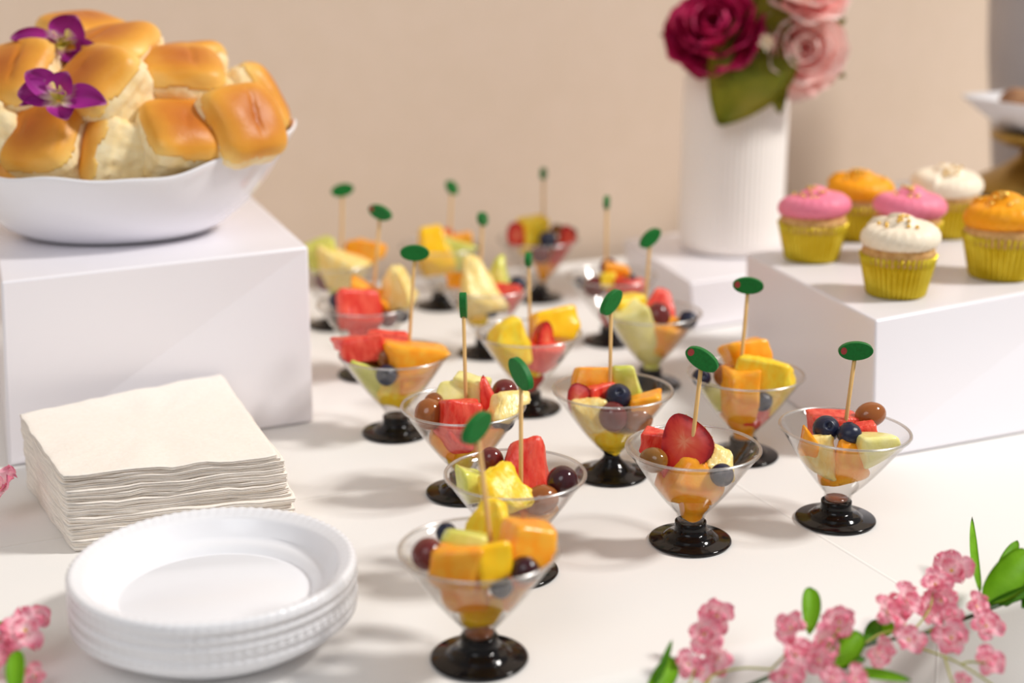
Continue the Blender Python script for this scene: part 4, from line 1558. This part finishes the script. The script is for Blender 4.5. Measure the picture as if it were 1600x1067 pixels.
olive_me = mesh_from(oval_bm(0.0103, 0.0056, 0.0042), 'olive')
olive_me.materials.append(M['green_paint'])
pim_me = mesh_from(oval_bm(0.0019, 0.0023, 0.0040, 20), 'pimento')
pim_me.materials.append(M['pimento'])
for k, (e, hd, tilt, yaw, dy, lb) in PICKS.items():
    Y = CPOS[k][0].y + dy
    a, b = atY(*e, Y), atY(*hd, Y)
    d = (b - a).normalized()
    r = empty('olive_pick', a - d * 0.016)
    tag(r, 'wooden pick with flat green olive ' + lb, 'cocktail pick', 'olive picks in the fruit cups')
    bpy.context.view_layer.update()
    add('stick', tube([(0, 0, 0), d * 0.004, b - d * 0.004 - r.location], [0.0004, 0.00125, 0.00125], 10), M['wood'], r)
    h_ = add('olive', olive_me, None, r, smooth=False, loc=b - r.location)
    h_.rotation_euler = (Matrix.Rotation(radians(yaw), 4, 'Z') @ Matrix.Rotation(radians(tilt), 4, 'Y')).to_euler()
    add('pimento', pim_me, None, h_, smooth=False, loc=(-0.0072, -0.0003 if k in 'CDGK' else 0.0003, 0.0006))

# ---------------------------------------------------------------- blossom garlands
pet_mes = []
for k in range(4):
    b = petal_mesh((0, 0, 0), (0, 1.0, 0.25), 0.98, (0, 0, 1), arch=0.10 - .03 * k, cup=0.12, ruffle=0.34, seed=k * 3.3, nu=10, nv=9, shape=(1.45, 0.5), stem=0.10, notch=0.16)
    me = mesh_from(b, 'petal')
    me.materials.append(M['blossom'])
    me.polygons.foreach_set('use_smooth', [True] * len(me.polygons))
    pet_mes.append(me)
cen_b = sphere_bm(1.0, 10, 8)
for v in cen_b.verts:
    v.co *= 1 + 0.3 * noise.noise(v.co * 3)
cen_me = mesh_from(cen_b, 'blossom')
cen_me.materials.append(M['yellow'])


def blossom(root, px, py, size, z, seed, face=None):
    rnd = random.Random(seed)
    p = at(px, py, z)
    R = size * 0.5 * (p.y / CP) / F * 1.28
    c = add('blossom', cen_me, None, root, loc=p - root.location)
    fz = Vector(face or (rnd.uniform(-.55, .55), rnd.uniform(-1.0, -.35), rnd.uniform(.1, .9))).normalized()
    c.rotation_euler = fz.to_track_quat('Z', 'Y').to_euler()
    s = R * 0.11
    c.scale = (s, s, s)
    n1 = 5
    for k in range(n1 + 3):
        inner = k >= n1
        o = bpy.data.objects.new('petal', rnd.choice(pet_mes))
        col.objects.link(o)
        o.parent = c
        a = 2 * pi * (k / n1 if not inner else (k - n1) / 3 + .1) + rnd.uniform(-.3, .3)
        ps = (R if not inner else R * 0.68) / s * rnd.uniform(.85, 1.1)
        o.scale = (ps, ps, ps)
        o.rotation_euler = (Matrix.Rotation(a, 4, 'Z') @ Matrix.Rotation(radians(rnd.uniform(-14, 14) if not inner else rnd.uniform(18, 52)), 4, 'X')).to_euler()


def gleaf(root, p0, p1, wpx, m='leafgreen', z0=0.01, z1=0.03, facing=(0, -.9, .4), seed=1, shape=(0.85, 0.55), arch=.06):
    a, b = at(p0[0], p0[1], z0), at(p1[0], p1[1], z1)
    leaf(root, a, b, wpx * a.y / CP / F, facing, m, arch=arch, seed=seed, shape=shape, thick=0.0004, cup=.25)


def gstem(root, pts, r, m, name='stem'):
    p = smooth_path([at(x, y, z) - root.location for x, y, z in pts], 6)
    add(name, tube(p, r, 8), M[m], root)


g1 = empty('blossom_garland', at(1340, 1010, 0.0))
bpy.context.view_layer.update()
tag(g1, 'artificial pink blossom garland with green leaves along the table edge', 'garland')
gstem(g1, [(1150, 1080, .006), (1200, 1058, .009), (1240, 1040, .010), (1300, 1024, .010), (1350, 1008, .011), (1400, 997, .011), (1440, 990, .012), (1480, 976, .012), (1530, 958, .012), (1570, 942, .012), (1620, 928, .012)], 0.0011, 'stem')
gstem(g1, [(1570, 942, .012), (1600, 930, .014), (1640, 960, .012)], 0.0022, 'leafdeep')
BL = [(1487, 892, 56, .030), (1461, 914, 46, .026), (1471, 938, 48, .020), (1447, 958, 42, .016), (1387, 958, 58, .020), (1415, 938, 46, .024), (1372, 1018, 46, .016), (1420, 1000, 44, .014), (1487, 962, 34, .018), (1487, 997, 54, .012),
      (1525, 948, 40, .018), (1540, 978, 46, .014), (1545, 1034, 44, .008), (1237, 982, 50, .024), (1312, 972, 50, .024), (1282, 1003, 50, .018), (1242, 1022, 52, .016), (1280, 1032, 46, .014), (1227, 1055, 50, .012), (1335, 1062, 42, .012), (1300, 1060, 34, .014),
      (1505, 1064, 26, .008), (1604, 894, 30, .018)]
for i, (x, y, s, z) in enumerate(BL):
    blossom(g1, x, y, s, z, 100 + i)
for i, (x, y, s, z) in enumerate([(1121, 962, 50, .022), (1100, 990, 52, .018), (1121, 1028, 48, .014), (1075, 1038, 40, .012), (1097, 1049, 32, .010)]):
    blossom(g1, x, y, s, z, 160 + i)
for pts in ([(1400, 996, .011), (1427, 984, .015), (1452, 952, .020), (1458, 922, .024)], [(1432, 1011, .010), (1462, 1021, .009), (1500, 1037, .008), (1545, 1066, .006), (1560, 1080, .006)],
            [(1502, 1038, .008), (1515, 1034, .009), (1540, 1036, .009)], [(1476, 1027, .009), (1482, 1048, .008), (1490, 1072, .006)],
            [(1090, 1085, .006), (1115, 1055, .010), (1160, 1044, .012), (1205, 1046, .012)], [(1205, 1046, .012), (1225, 1025, .014), (1248, 1000, .018)], [(1100, 1082, .006), (1112, 1050, .01), (1118, 1030, .012)],
            [(1350, 1006, .012), (1375, 990, .015), (1398, 985, .016), (1415, 975, .018)], [(1445, 988, .012), (1465, 982, .014), (1483, 975, .016)], [(1160, 1076, .006), (1190, 1062, .008), (1215, 1050, .010), (1240, 1030, .013)],
            [(1280, 1030, .012), (1300, 1000, .02), (1312, 980, .024)], [(1070, 1085, .006), (1080, 1062, .008), (1085, 1045, .012)]):
    gstem(g1, pts, 0.00055, 'stem_thin', 'twig')
gleaf(g1, (1264, 992), (1266, 918), 33, z0=.018, z1=.034, seed=3, shape=(1.25, .45))
gleaf(g1, (1531, 926), (1520, 806), 15, z0=.014, z1=.030, seed=5, arch=-.05)
gleaf(g1, (1535, 938), (1606, 862), 62, z0=.014, z1=.032, seed=6, facing=(.3, -.8, .6), shape=(.9, .5))
gleaf(g1, (1556, 915), (1590, 846), 24, z0=.016, z1=.030, seed=7, facing=(-.4, -.8, .4))
gleaf(g1, (1542, 946), (1630, 912), 20, 'leafdeep', z0=.012, z1=.020, seed=8)
gleaf(g1, (1300, 1040), (1346, 990), 44, z0=.008, z1=.018, seed=9, facing=(.1, -.7, .7), shape=(.8, .45))
gleaf(g1, (1352, 1004), (1372, 970), 26, 'leafdeep', z0=.010, z1=.016, seed=10, facing=(.1, -.7, .7))
gleaf(g1, (1372, 990), (1398, 976), 24, z0=.010, z1=.014, seed=11, facing=(.1, -.7, .7))
gleaf(g1, (1325, 1050), (1424, 1064), 20, z0=.008, z1=.010, seed=12, facing=(.1, -.7, .7))
gleaf(g1, (1292, 1046), (1352, 1030), 24, 'leafdeep', z0=.006, z1=.008, seed=13, facing=(.1, -.5, .8))
gleaf(g1, (1010, 1092), (1052, 1030), 42, z0=.006, z1=.012, seed=14, facing=(.3, -.7, .6), shape=(.9, .45))
gleaf(g1, (1022, 1070), (1050, 1000), 13, 'leafdeep', z0=.01, z1=.026, seed=15)
gleaf(g1, (1596, 950), (1620, 905), 30, 'leafdeep', z0=.010, z1=.016, seed=16)

g2 = empty('blossom_garland', at(20, 1000, 0.0))
bpy.context.view_layer.update()
tag(g2, 'pink blossom sprig with one green leaf, beside the plate stack', 'garland')
gstem(g2, [(-60, 985, .008), (0, 974, .012), (28, 966, .015), (52, 962, .016)], 0.0011, 'leafdeep')
gstem(g2, [(-40, 1060, .004), (0, 1010, .010), (28, 985, .015)], 0.0009, 'stem_thin', 'twig')
for i, (x, y, s, z) in enumerate([(40, 986, 62, .020), (12, 1000, 50, .016), (58, 966, 36, .020), (-6, 1040, 56, .012), (55, 1056, 34, .008), (6, 1012, 40, .012)]):
    blossom(g2, x, y, s, z, 200 + i, (0.1, -.6, .8) if i == 0 else None)
gleaf(g2, (28, 1092), (28, 1016), 34, z0=.008, z1=.024, seed=21, shape=(1.2, .45))
gleaf(g2, (-5, 985), (48, 965), 14, 'leafdeep', z0=.012, z1=.018, seed=22)
g3 = empty('blossom_sprig', at(0, 770, 0.0))
bpy.context.view_layer.update()
tag(g3, 'single pink blossom at the photo edge beside the napkins', 'flower')
gstem(g3, [(-40, 800, .004), (-15, 780, .012), (2, 768, .02)], 0.0008, 'stem_thin')
blossom(g3, 4, 763, 54, 0.022, 301, (-.3, -.5, .8))
